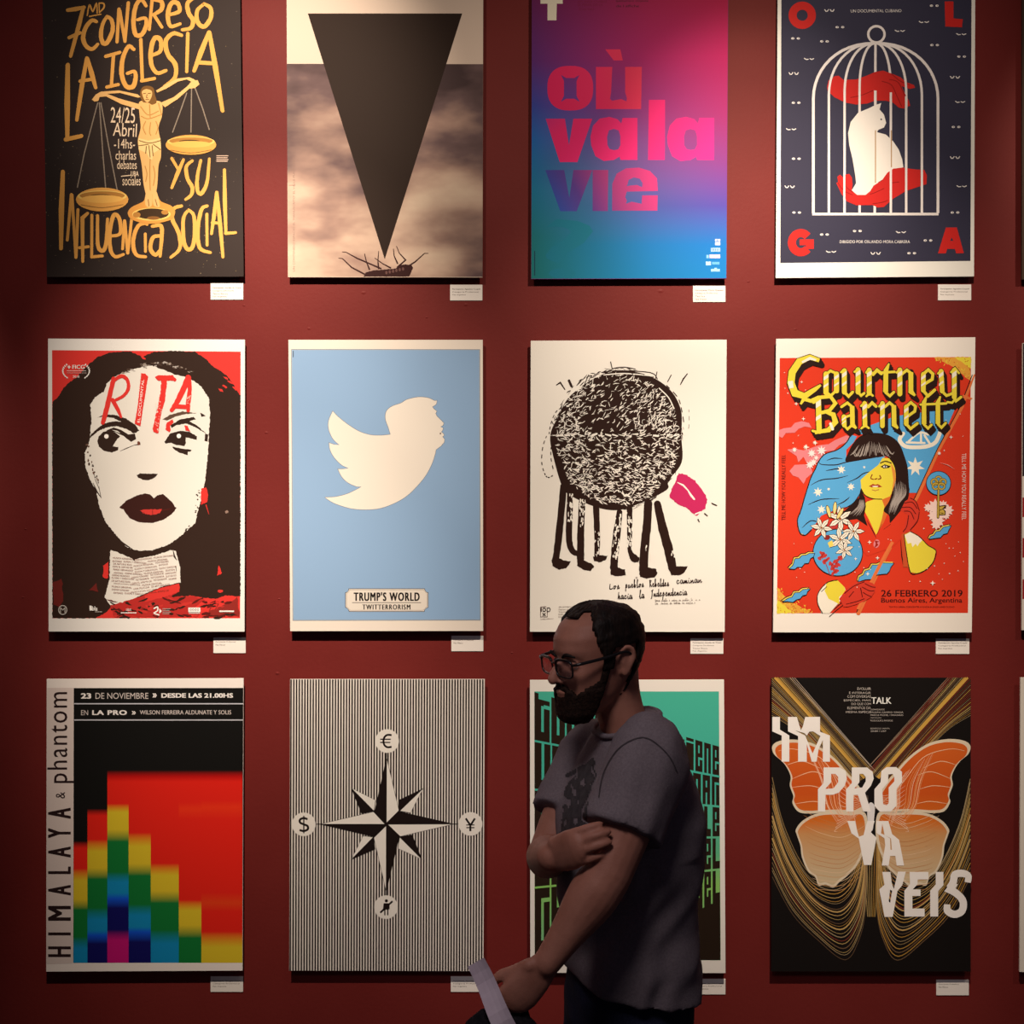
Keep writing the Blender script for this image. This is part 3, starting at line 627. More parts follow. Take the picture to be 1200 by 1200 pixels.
# ---- row 2, poster 3: scribbled walking ball
P = Poster([(622, 399.3), (851.6, 398), (849.2, 740.5), (621, 740.3)],
    'cream poster of a black scribbled ball walking on many legs with a pink tongue', 'f0dac2', (240, 218, 198))
T = (610, 390, 4.6154); Bm = (610, 570, 4.6154); K = '2f1c15'; CR = 'eed8c0'
a = P.part('scribbled_body', T, 'round body of dense black scribble')
def edge(t):
    pts = [(870, 560), (872, 700), (800, 800), (790, 850), (640, 925), (520, 960), (400, 940), (270, 880), (225, 830), (185, 700), (160, 560), (205, 450), (270, 340), (420, 235), (560, 205), (700, 235), (810, 310), (868, 420)]
    return pts
body = edge(0); a.poly(body, K, smooth=True)
cx, cy = 525, 575
random.seed(11); P.n += 3e-5; a.cyc = 90
def inside(x, y, pad=0): return ((x-cx)/(345-pad))**2+((y-cy)/(372-pad))**2 < 1
n = 0
while n < 1500:
    x, y = random.uniform(170, 880), random.uniform(210, 950)
    if not inside(x, y, 14): continue
    dens_ = .4+.6*((x-cx)/345)**2+.45*max(0, (y-560)/380)
    if random.random() > dens_+.12: continue
    ang = radians(random.gauss(-35 if y < 560 else 5, 34)); L = random.uniform(10, 34)
    if y < 560 and abs(x-430) < 110 and random.random() < .45: continue
    p = [(x-L*cos(ang)/2, y-L*sin(ang)/2), (x+random.uniform(-4, 4), y+random.uniform(-4, 4)), (x+L*cos(ang)/2, y+L*sin(ang)/2)]
    a.stroke(p, random.choice([2.5, 3.5, 4.5, 6]), CR, jit=.4, taper=(.4, .4)); n += 1
for i in range(180):
    th = random.uniform(0, 2*pi); r = random.uniform(.97, 1.04); x, y = cx+345*r*cos(th), cy+372*r*sin(th); tg = th+pi/2+random.gauss(0, .25); L = random.uniform(15, 45)
    a.stroke([(x-L*cos(tg)/2, y-L*sin(tg)/2), (x+random.uniform(-4, 4), y), (x+L*cos(tg)/2, y+L*sin(tg)/2)], random.choice([3, 5, 7]), K, jit=.5, taper=(.4, .4))
for k in range(20): a.stroke([(165+k*37, 552+random.uniform(-6, 6)), (165+k*37+26, 552+random.uniform(-6, 6))], random.choice([4, 7, 9]), CR, jit=.5)
a.strokes([[(435, 240), (500, 195), (560, 186), (620, 196)], [(440, 215), (520, 205), (700, 215), (740, 250)], [(450, 245), (600, 232), (720, 240)]], 5, K, smooth=True)
a.strokes([[(450, 228), (560, 220), (700, 232)], [(520, 200), (560, 196), (610, 200)], [(750, 300), (800, 350), (830, 410)]], 6, CR, smooth=True); a.build()
a = P.part('pink_tongue', T, 'hot pink tongue'); PK = 'c42a54'
a.poly([(855, 758), (900, 770), (945, 800), (975, 840), (1000, 877), (1010, 830+70), (1000, 830+120), (950, 830+160), (900, 830+120), (850, 830+95), (805, 830+60), (808, 870), (830, 820)], PK, rough=3)
a.stroke([(850, 810), (880, 825), (905, 850), (925, 880), (940, 900)], [6, 10, 8, 12, 8], 'f4dcc8', jit=.4); a.stroke([(945, 830+152), (975, 830+140)], 8, 'f4dcc8', jit=.5)
a.strokes([[(1035, 830+93), (1060, 830+104)], [(995, 830+148), (1010, 830+160)], [(960, 830+180), (966, 830+192)]], 7, K); a.build()
a = P.part('legs', Bm, 'black brushed legs')
LG = [([(232, 0), (222, 120), (208, 260), (195, 370), (188, 405)], [36, 36, 38, 36, 40], [(168, 400), (200, 385), (240, 402), (272, 405), (250, 440), (210, 450), (175, 432)]),
      ([(268, 20), (265, 150), (262, 280), (278, 345), (310, 365)], [30, 34, 34, 32, 26], None),
      ([(335, 60), (328, 180), (325, 300), (325, 390)], [34, 36, 38, 40], [(305, 400), (345, 400), (385, 418), (398, 435), (380, 456), (340, 450), (308, 432)]),
      ([(408, 90), (412, 200), (415, 300), (412, 370)], [34, 32, 30, 28], [(392, 380), (420, 372), (470, 375), (460, 400), (430, 410), (400, 405)]),
      ([(535, 140), (520, 260), (510, 360), (505, 440)], [32, 40, 40, 42], [(486, 440), (530, 440), (565, 450), (570, 480), (520, 486), (488, 478)]),
      ([(590, 120), (590, 240), (592, 350), (620, 385)], [30, 28, 24, 30], [(585, 370), (610, 372), (642, 384), (640, 410), (615, 412), (595, 400)]),
      ([(690, 90), (685, 200), (672, 320), (665, 440)], [44, 46, 46, 48], [(640, 445), (690, 438), (730, 445), (742, 470), (725, 492), (680, 498), (645, 488)]),
      ([(740, 95), (770, 230), (800, 340), (822, 440)], [38, 48, 50, 46], [(798, 440), (850, 432), (905, 432), (885, 468), (860, 480), (815, 480)])]
for L, ws, foot in LG:
    a.stroke(L, ws, K, smooth=True, jit=.06)
    if foot: a.poly(foot, K, rough=2)
P.n += 2e-5; a.cyc = 25
for lx, y0, y1, n in ((268, 40, 190, 22), (335, 60, 210, 26), (416, 240, 370, 16), (525, 150, 380, 46), (590, 130, 330, 34), (690, 290, 400, 6), (825, 330, 370, 5)):
    for i in range(n):
        y = random.uniform(y0, y1); x = lx+random.uniform(-16, 16)-(y-150)*.06*(lx == 525); a.stroke([(x, y), (x+random.uniform(-3, 3), y+random.uniform(5, 18))], random.choice([3, 5, 7]), CR, jit=.5)
a.build()
a = P.part('outline_marks', T, 'thin dashed marks around the body')
a.strokes([[(487, 158), (495, 192)], [(368, 228), (345, 282)], [(265, 256), (270, 280)], [(195, 282), (215, 268), (240, 306)], [(738, 212), (730, 248)], [(815, 228), (795, 265)], [(902, 222), (880, 250), (865, 280)]], 8, K, taper=(.6, .6))
a.stroke([(262, 258), (275, 288)], 13, K)
for L in ([(140, 560), (120, 620), (115, 700), (130, 760), (150, 782), (180, 768)], [(165, 620), (165, 680), (180, 750)], [(155, 545), (165, 490), (190, 430), (230, 400)], [(790, 285), (850, 350), (872, 420), (885, 500)], [(910, 415), (912, 480), (905, 550)]):
    q = sm(L, n=10); st = 3 if L[0][0] < 170 else 4
    for i in range(0, len(q)-st, st+2): a.stroke(q[i:i+st], 5 if L[0][0] != 910 else 2.5, K)
a.build()
a = P.part('handwriting', Bm, 'black handwritten line'); a.cyc = 12
def hand(s, x, y, h, w_, c=K, wd=4.5, rot=0):
    """joined-up handwriting from strokes; y is the baseline"""
    cu = x; r = radians(rot)
    S = {'a': [[(.7, -.45), (.3, -.5), (.1, -.2), (.35, 0), (.7, -.4), (.75, 0), (.95, -.1)]], 'b': [[(.1, -.2), (.45, -1), (.3, -1.05), (.15, 0), (.5, -.4), (.6, -.1), (.3, 0)]], 'c': [[(.7, -.4), (.4, -.5), (.15, -.2), (.4, 0), (.8, -.15)]],
         'd': [[(.6, -.4), (.2, -.4), (.2, -.05), (.6, -.2), (.85, -1)], [(.85, -1), (.7, 0), (.95, -.1)]], 'e': [[(.1, -.2), (.6, -.35), (.45, -.5), (.2, -.2), (.45, 0), (.85, -.15)]], 'h': [[(.1, 0), (.35, -1), (.2, -.1), (.55, -.45), (.6, 0), (.9, -.1)]],
         'i': [[(.2, -.4), (.3, 0), (.7, -.1)], [(.35, -.68), (.4, -.66)]], 'k': [[(.2, -1), (.2, 0)]], 'l': [[(.1, -.2), (.5, -1), (.35, -1.05), (.25, 0), (.7, -.1)]], 'L': [[(.3, -.75), (.15, -.05), (.6, 0), (.9, -.1)]],
         'm': [[(.1, 0), (.15, -.4), (.2, -.1), (.4, -.4), (.45, -.05), (.7, -.4), (.75, 0), (.95, -.1)]], 'n': [[(.1, 0), (.15, -.4), (.25, -.1), (.6, -.4), (.65, 0), (.95, -.1)]], 'o': [[(.5, -.45), (.2, -.3), (.3, 0), (.65, -.15), (.5, -.45), (.9, -.35)]],
         'p': [[(.3, -.45), (.1, .5)], [(.2, -.1), (.5, -.5), (.65, -.15), (.3, 0)]], 'R': [[(.2, -1), (.15, 0)], [(.1, -.95), (.7, -.9), (.3, -.5), (.8, 0)]], 's': [[(.2, -.1), (.5, -.5), (.55, -.1), (.2, 0)], [(.55, 0), (.8, -.1)]], 'u': [[(.15, -.4), (.2, 0), (.55, -.1), (.6, -.4)], [(.6, -.4), (.65, 0), (.9, -.1)]], 'j': [[(.6, -.9), (.3, .1), (.0, .3)], [(.3, -.8), (.9, -.95)]]}
    for ch in s:
        if ch == ' ': cu += w_*1.5; continue
        for L in S.get(ch, []):
            q = [(cu+px_*w_, y+py_*h) for px_, py_ in L]; q = [(x+(u-x)*cos(r)+(v-y)*sin(r), y-(u-x)*sin(r)+(v-y)*cos(r)) for u, v in q]
            a.stroke(q, wd, c, smooth=True, jit=.15)
        cu += w_*(1 if ch not in 'il' else .7)
hand('Los', 480, 555, 34, 20, rot=3); hand('pueblos', 566, 548, 36, 15.5, rot=3); hand('Rebeldes', 698, 543, 36, 14, rot=3); hand('caminan', 842, 526, 36, 21, rot=3)
hand('hacia', 526, 608, 36, 17, rot=1); hand('la', 642, 603, 38, 17, rot=1); hand('jndependencia', 705, 596, 38, 15.5, rot=3)
hand('hacia pueblo e indios en pueblos la tierra', 728, 621, 12, 5.6, '8b7566', 1.6, 1); hand('las familias de hablan en conjunto', 728, 637, 12, 6.2, '8b7566', 1.6, 1)
a.ring(627, 493, 4, 4, 2, '8b7566', n=10)
a.build()
a = P.part('publisher_mark', Bm); c = '6b4a3c'
for L in ([(108, 652), (108, 705), (145, 705), (145, 678)], [(108, 652), (140, 650)]): a.stroke(L, 2.5, c)
a.stroke([(112, 658), (112, 676)], 5, K); a.ring(128, 667, 8, 9, 4, K, n=16); a.stroke([(144, 657), (144, 678), (158, 674), (161, 664), (155, 656), (144, 657)], 4, K)
a.strokes([[(120, 686), (134, 698)], [(134, 685), (121, 699)]], 4, K); a.text('independencia', 108, 712, 178, 721, '8b6b5c', rot=3)
for i, (t_, wd) in enumerate((('AIRE QUE TENGA LIBERTAD', 110), ('Guerrero de la montaña', 100), ('Zapatista 2019', 90), ('IOD X PAPEL', 90), ('Diseño libre', 100))): a.text(t_, 206, 648+i*13.5, 206+wd, 656+i*13.5, '7c5f50')
a.build()
# ---- row 2, poster 4: concert poster
P = Poster([(909.5, 397), (1143, 395.2), (1138.8, 741), (906, 741)],
    'red concert poster with yellow blackletter name and a black-haired woman holding a flag', 'f0dcc6', (240, 222, 204))
C1 = (900, 405, 4.8); C2 = (900, 500, 4.8); C3 = (900, 610, 4.8)
RD = 'd93a22'; BL = '5a9fc4'; YE = 'e6c83c'; K = '2e1d18'; CR = 'f0dcc0'; PKc = 'dd7a78'; DR = '9c2418'
a = P.part('red_field', C1); a.cyc = 0
a.poly([(66, 70), (1142, 64), (1125, 984+520), (50, 984+522)], RD)
a.fr(*C3); a.poly([(50, 522), (52, 375), (75, 400), (95, 430), (150, 470), (260, 521)], 'e2993a', rough=4); a.poly([(50, 522), (51, 440), (80, 470), (150, 521)], YE, rough=3)
a.fr(*C1); a.poly([(930, 66), (1142, 64), (1138, 200), (1090, 160), (1040, 120), (980, 90)], 'e2993a', rough=4); a.poly([(1050, 66), (1142, 64), (1140, 130), (1100, 100)], YE, rough=3)
for i in range(90):
    a.fr(*C3); x = random.uniform(55, 250); y = 522-random.uniform(0, 1)*(150-(x-55)*.72); a.stroke([(x, y), (x+random.uniform(-9, 9), y-random.uniform(4, 12))], 3, random.choice([YE, 'c2401e']), cap=False)
for i in range(60):
    a.fr(*C1); x = random.uniform(940, 1138); y = 68+random.uniform(0, 1)*(x-930)*.6; a.stroke([(x, y), (x+random.uniform(-9, 9), y+random.uniform(4, 12))], 3, random.choice([YE, 'c2401e']), cap=False)
a.build()
a = P.part('date_lettering', C3); c = '3a1418'
a.text('26 FEBRERO 2019', 636, 390, 1094, 428, c, bold=.018); a.text('Buenos Aires, Argentina', 636, 434, 1092, 470, c, bold=.015); a.text('TEATRO OPERA CORRIENTES AVENIDA BUENOS AIRES CIUDAD', 680, 482, 1048, 490, c)
a.fr(*C2); a.text('TELL ME HOW YOU REALLY FEEL', 76, 158, 98, 528, c, rot=90); a.text('TELL ME HOW YOU REALLY FEEL', 1090, 150, 1114, 525, 'f0c8b4', rot=-90); a.build()

a = P.part('pink_clouds', C1)
a.poly([(62, 475), (90, 465), (130, 460), (150, 435), (190, 425), (230, 435), (245, 462), (205, 455), (170, 470), (150, 490), (100, 492), (80, 520), (62, 510)], PKc)
a.poly([(108, 585), (150, 580), (200, 590), (290, 560), (340, 555), (380, 530), (440, 505), (462, 510), (440, 545), (400, 560), (370, 590), (300, 600), (240, 620)], PKc)
a.fr(*C2); a.poly([(108, 130), (150, 122), (210, 140), (280, 110), (360, 95), (330, 130), (280, 200), (220, 210), (200, 170), (170, 200), (160, 165)], PKc)
a.poly([(120, 250), (150, 215), (200, 212), (240, 215), (250, 260), (215, 290), (200, 322), (170, 285), (140, 275)], PKc)
a.build()
a = P.part('flag', C2, 'light blue flag with white stars')
a.poly([(470, 30), (720, -60), (860, -80), (1080, -170), (1000, 20), (930, 200), (850, 372), (790, 372), (760, 200), (700, 80)], BL)
a.fr(*C1); a.stroke([(760, 495), (740, 530), (770, 565), (830, 572), (900, 565), (945, 540), (970, 480)], 22, CR, smooth=True); a.strokes([[(790, 540), (850, 490), (900, 500)], [(860, 500), (860, 545)], [(880, 505), (915, 560)], [(780, 545), (880, 548)]], 12, CR, smooth=True)
a.poly([(880, 380), (905, 400), (915, 440), (880, 440)], CR)
a.fr(*C2)
def star(x, y, r, c=CR, n=7, k=.45, rot=0):
    a.poly([(x+(r if i % 2 == 0 else r*k)*sin(i*pi/n+rot), y-(r if i % 2 == 0 else r*k)*cos(i*pi/n+rot)) for i in range(2*n)], c)
star(828, 225, 54)
cloak = [(465, 45), (440, 90), (390, 130), (320, 155), (285, 195), (265, 240), (240, 290), (205, 400), (185, 470), (165, 530), (180, 528+70), (210, 528+82), (245, 528+50), (300, 500), (400, 460), (470, 445), (520, 380), (525, 320), (560, 270), (610, 240), (660, 165), (600, 172), (500, 190), (440, 195), (440, 130), (480, 90), (500, 55)]
a.poly([(285, 195), (262, 250), (230, 310), (190, 440), (165, 540), (180, 600), (195, 612), (190, 540), (215, 460), (225, 340), (260, 260)], 'e8c85a')
a.poly(cloak, BL); a.stroke(cloak[:13], 6, K, smooth=True, cap=False)
a.strokes([[(285, 195), (300, 212), (380, 215), (440, 200), (530, 185), (660, 165)], [(330, 190), (370, 178), (420, 180)], [(325, 248), (380, 238), (430, 236)], [(240, 330), (300, 300), (390, 290), (450, 275)], [(445, 315), (500, 290), (540, 262), (600, 250)], [(225, 440), (300, 410), (400, 405)], [(390, 440), (430, 420), (460, 395)], [(190, 570), (240, 530), (290, 540)], [(520, 370), (480, 430), (410, 470)]], 6, K, smooth=True, taper=(.3, .3))
for x, y, r in ((412, 242, 26), (281, 368, 28), (466, 338, 23), (300, 466, 26), (541, 228, 9), (341, 351, 10), (210, 115, 14), (262, 90, 12)): star(x, y, r)
a.build()
a = P.part('flag_pole', C2)
PO = 'e2703a'
a.stroke([(1160, -290), (1090, -110), (960, 130), (840, 395), (780, 500), (650, 528+220), (508, 528+520)], [8, 20, 20, 18, 20, 22, 24], PO); a.stroke([(1148, -290), (1080, -112), (950, 130), (830, 390), (770, 500), (640, 528+215), (498, 528+515)], 5, K)
a.poly([(1075, -165), (1100, -160), (1140, -150), (1150, -160), (1100, -180)], PO); a.build()
a = P.part('woman_figure', C2, 'woman with black fringe and yellow face')
a.poly([(440, 470), (520, 440), (560, 470), (700, 470), (800, 420), (850, 480), (840, 528), (820, 560), (700, 528+150), (560, 528+200), (480, 528+120)], RD)
a.poly([(545, 425), (545, 480), (570, 528), (598, 590), (608, 608), (625, 575), (650, 528), (670, 470), (690, 380)], YE)
a.poly([(520, 300), (560, 262), (620, 215), (645, 175), (700, 180), (718, 250), (716, 330), (690, 385), (640, 408), (590, 405), (545, 385), (524, 350)], YE)
a.poly([(640, 410), (690, 390), (680, 470), (650, 540), (612, 605), (640, 520), (655, 450)], 'd8692c'); a.poly([(545, 425), (575, 405), (548, 430)], 'c23a20'); a.poly([(690, 200), (716, 250), (716, 330), (695, 375), (705, 300)], 'e08a3a')
a.stroke([(524, 350), (545, 385), (590, 405), (640, 408)], 5, K, smooth=True)
a.poly([(436, 195), (450, 150), (475, 100), (510, 60), (560, 38), (640, 38), (700, 60), (740, 100), (765, 160), (785, 230), (792, 330), (795, 360), (780, 430), (740, 480), (700, 528), (685, 540), (680, 500), (650, 470), (680, 420), (700, 360), (718, 300), (712, 230), (690, 190), (660, 165), (600, 172), (500, 190)], K, smooth=True)
a.poly([(520, 350), (545, 400), (550, 450), (540, 500), (560, 560), (500, 520), (440, 528), (420, 480), (470, 440), (510, 400)], K)
HG = 'a89484'
for i in range(26):
    x = 460+i*10; y0 = 60+abs(x-590)*.25+random.uniform(0, 25); a.stroke([(x+(590-x)*.35, y0+10), (x+(590-x)*.12, y0+50+random.uniform(0, 20)), (x, 150+random.uniform(-10, 20))], random.uniform(2, 6), HG, smooth=True, taper=(.1, .1))
for i in range(14):
    x = 705+i*5; a.stroke([(x, 320+random.uniform(-20, 30)), (x+4, 380), (x-14-i*1.5, 430), (x-30-i*2, 480+random.uniform(-10, 20))], random.uniform(2, 6), HG, smooth=True, taper=(.1, .1))
for i in range(8): a.stroke([(515+i*3, 410), (505+i*5, 450), (450+i*9, 490+random.uniform(0, 20))], random.uniform(2, 5), HG, smooth=True, taper=(.1, .1))
a.poly([(632, 225), (655, 212), (690, 222), (680, 232), (650, 235)], K); a.ell(658, 225, 12, 6, CR, n=12); a.ell(660, 225, 5, 6, '4a4a58', n=10); a.stroke([(632, 205), (660, 195), (692, 205)], 6, K, smooth=True)
a.strokes([[(585, 270), (578, 290), (592, 296)], [(600, 296), (612, 292)], [(620, 296), (634, 290), (628, 275)]], 6, '8a3a1c', smooth=True)
a.poly([(566, 335), (590, 322), (603, 327), (618, 323), (642, 338), (620, 342), (603, 338), (585, 342)], 'a83a22'); a.poly([(585, 333), (620, 333), (616, 339), (590, 339)], CR); a.stroke([(585, 355), (603, 360), (622, 354)], 4, 'b86a3a')
a.fr(*C3)
a.strokes([[(556, 0), (590, 60), (608, 98)], [(640, 20), (612, 80)], [(690, 20), (650, 50)], [(745, 110), (752, 200), (762, 262)]], 6, K, taper=(.3, .3)); a.poly([(750, 80), (770, 60), (795, 270), (780, 262), (760, 262)], 'c8502a')
a.ell(610, 130, 17, 24, PKc, rot=15); a.poly([(600, 112), (625, 118), (612, 125), (620, 138), (598, 155), (606, 130)], DR)
a.poly([(765, 80), (800, 62), (850, 90), (900, 140), (944, 170), (930, 230), (890, 275), (840, 298), (800, 290), (778, 180)], YE, smooth=False); a.poly([(768, 82), (800, 64), (850, 92), (868, 110), (850, 128), (840, 145), (830, 130), (812, 150), (805, 125), (785, 130)], CR)
a.stroke([(800, 62), (850, 90), (900, 140), (944, 170), (930, 230), (890, 275), (840, 298), (800, 290), (778, 180), (765, 80)], 5, K, smooth=True)
a.poly([(330, 350), (390, 335), (430, 375), (440, 400), (400, 460), (345, 522), (300, 521), (280, 470), (278, 420), (300, 380)], CR); a.poly([(330, 350), (390, 335), (430, 375), (436, 400), (400, 430), (400, 470), (340, 440), (318, 395)], YE)
a.stroke([(390, 335), (340, 345), (300, 380), (278, 420), (280, 470), (305, 521)], 5, K, smooth=True); a.strokes([[(345, 540), (390, 500), (430, 470)], [(300, 400), (330, 372)], [(370, 500), (415, 460)]], 4, K)
HD = 'cf3a28'
a.fr(*C2)
a.poly([(745, 470), (770, 420), (800, 400), (830, 420), (850, 470), (845, 520), (815, 560), (800, 590), (760, 600), (770, 540), (790, 500), (775, 490)], HD); a.strokes([[(770, 430), (810, 425), (838, 460)], [(755, 455), (800, 455), (830, 490)], [(765, 475), (800, 480), (820, 520)], [(850, 480), (840, 530), (800, 580)], [(790, 500), (780, 560), (760, 590)], [(800, 402), (830, 420), (850, 470)]], 5, '5c160f', smooth=True)
a.build()
a = P.part('blue_globe_with_lilies', C3, 'white lilies before a blue disc')
a.ell(392, 180, 142, 134, K, n=40); a.ell(392, 180, 137, 129, BL, n=40)
for x, y in ((300, 205), (325, 225), (310, 190), (375, 290), (385, 240), (360, 250), (400, 215), (370, 265)):
    for k in range(4): a.ell(x+12*cos(k*1.7), y+10*sin(k*1.7+x), 13, 8, 'bf3a34', rot=k*50+x, n=10)
    a.stroke([(x-8, y+6), (x+8, y-8)], 3, '7c1c18')
a.stroke([(320, 230), (335, 270), (345, 300)], 4, '9a2a24')
def lily(x, y, r, rot=0, c=CR):
    for k in range(6):
        an = radians(rot+k*60); px_, py_ = x+r*.55*cos(an), y+r*.55*sin(an)
        a.poly([(x+r*.15*cos(an+1.5), y+r*.15*sin(an+1.5)), (x+r*.6*cos(an+.38), y+r*.6*sin(an+.38)), (x+r*cos(an), y+r*sin(an)), (x+r*.6*cos(an-.38), y+r*.6*sin(an-.38)), (x+r*.15*cos(an-1.5), y+r*.15*sin(an-1.5))], K)
        a.poly([(x+r*.1*cos(an+1.5), y+r*.1*sin(an+1.5)), (x+r*.58*cos(an+.3), y+r*.58*sin(an+.3)), (x+r*.94*cos(an), y+r*.94*sin(an)), (x+r*.58*cos(an-.3), y+r*.58*sin(an-.3)), (x+r*.1*cos(an-1.5), y+r*.1*sin(an-1.5))], c)
        a.stroke([(x+r*.2*cos(an), y+r*.2*sin(an)), (x+r*.7*cos(an), y+r*.7*sin(an))], 2.5, '8c7464')
    a.ell(x, y, r*.1, r*.1, '9c5a2c', n=8)
a.ell(365, 25, 30, 22, 'bf3a34'); a.ell(330, 95, 18, 14, '8c2a24')
for x, y, r, q in ((300, 40, 66, 10), (405, -10, 78, 25), (480, 60, 66, 0), (405, 105, 72, 20), (430, 165, 56, 40)): lily(x, y, r, q)
for x, y, an in ((340, -70, -105), (375, -90, -85), (405, -60, -60)): a.ell(x, y+20, 12, 38, K, rot=an+90); a.ell(x, y+20, 9, 34, 'e8c878', rot=an+90)
a.poly([(335, 125), (360, 110), (368, 140), (345, 152)], 'e8c85a'); a.build()
a = P.part('blue_ribbon', C3)
for L in ([(118, 272), (140, 250), (150, 215), (175, 212), (190, 196), (215, 194), (232, 184), (262, 185), (255, 205), (240, 212), (228, 240), (205, 242), (190, 262), (165, 262), (150, 274)], [(80, 458), (110, 438), (135, 430), (150, 405), (175, 405), (195, 388), (237, 384), (222, 400), (215, 418), (195, 422), (180, 440), (160, 445), (140, 460), (110, 455)],
          [(505, 345), (512, 318), (535, 305), (545, 283), (572, 275), (585, 250), (615, 250), (640, 238), (708, 240), (690, 262), (682, 285), (668, 300), (640, 302), (600, 308), (585, 330), (550, 332)], [(904, 106), (915, 88), (930, 84), (945, 62), (965, 60), (985, 38), (1030, 28), (1018, 50), (1008, 72), (985, 78), (970, 96), (940, 100)]):
    a.poly([(x-5, y-7) for x, y in L], 'e8c85a'); a.stroke([(x-7, y-9) for x, y in L[:8]], 4, K); a.poly(L, BL); a.stroke(L+[L[0]], 3.5, K, cap=False); a.cut()
a.name = 'flag_pole_end'; a.stroke([(505, 500), (600, 305), (660, 190), (700, 120)], 18, PO, cap=False); a.build()
a = P.part('gripping_hand', C3, 'red hand gripping the flag pole')
a.poly([(400, 440), (440, 385), (490, 350), (540, 340), (585, 350), (605, 370), (600, 400), (580, 430), (540, 455), (500, 470), (450, 485), (425, 485)], HD); a.strokes([[(430, 410), (480, 370), (540, 345)], [(530, 375), (570, 395), (595, 395)], [(545, 355), (580, 372), (602, 375)], [(535, 405), (560, 420), (580, 428)], [(440, 470), (500, 455), (540, 440)], [(455, 430), (480, 400)], [(520, 380), (530, 430)]], 5, '5c160f', smooth=True)
a.build()
a = P.part('key_emblem', C2, 'gold key on a blue disc')
a.ell(958, 318, 71, 69, K, n=36); a.ell(958, 318, 67, 65, BL, n=36)
for x, y, r in ((900, 455, 20), (940, 450, 34), (1010, 470, 26), (985, 440, 20), (930, 500, 26), (955, 528, 30), (1000, 500, 18), (945, 550, 24), (975, 490, 26)): star(x, y, r*1.35, 'f3c8b4', 8, .6)
a.stroke([(958, 345), (955, 510)], 15, K); a.stroke([(958, 345), (955, 508)], 9, 'c7a040')
for x, y in ((958, 298), (935, 312), (982, 312), (942, 335), (975, 335)): a.ring(x, y, 17, 17, 13, K, n=18); a.ring(x, y, 17, 17, 8, 'c7a040', n=18)
a.poly([(960, 445), (1000, 440), (1000, 460), (985, 462), (998, 475), (998, 498), (962, 500)], K); a.poly([(964, 450), (994, 446), (980, 462), (993, 478), (993, 494), (964, 494)], 'c7a040'); a.strokes([[(965, 470), (985, 462)], [(970, 485), (985, 488)]], 4, K); a.build()
a = P.part('sparkles', C1); a.cyc = 8
SP = [(188, 205, 9), (110, 268, 6), (158, 328, 12), (198, 412, 12), (170, 505, 5), (265, 548, 16), (215, 572, 18), (210, 250, 5), (92, 152, 5), (1028, 515, 12), (1080, 385, 5), (990, 590, 6), (1000, 420, 5), (140, 548, 6), (95, 240, 4), (1095, 510, 4)]
for x, y, r in SP: star(x, y, r, 'f2d8c0', 4, .3)
a.fr(*C2)
for x, y, r in ((245, 150, 26), (300, 135, 30), (255, 200, 22), (235, 215, 26), (270, 175, 16), (962, 150, 12), (148, 130, 16)): star(x, y, r, 'f3d4c4', 8, .45)
a.stroke([(965, 202), (1010, 215), (1048, 240)], 4, 'e89888', taper=(.2, .2))
a.fr(*C3)
for x, y, r in ((570, 122, 13), (615, 210, 12), (925, 352, 16), (492, 215, 10), (560, 300, 12), (512, 148, 5), (575, 275, 5), (565, 175, 5), (488, 290, 5), (538, 265, 5), (935, 255, 6), (1018, 155, 5), (1040, 155, 4), (1080, 180, 5), (990, 240, 5), (1020, 298, 6), (1068, 282, 5), (895, 270, 5), (855, 342, 6), (795, 342, 4), (690, 110, 5), (675, 105, 4), (875, 45, 6), (145, 130, 4), (180, 270, 5), (205, 290, 4), (160, 320, 4), (245, 125, 4), (500, 375, 5), (1070, 120, 4), (1000, 130, 4), (1098, 230, 4), (1050, 200, 4), (960, 300, 4), (980, 330, 4)): star(x, y, r, 'f2d8c0', 4, .35)
a.build()
a = P.part('blackletter_name', C1, 'yellow blackletter name with black drop shadow')
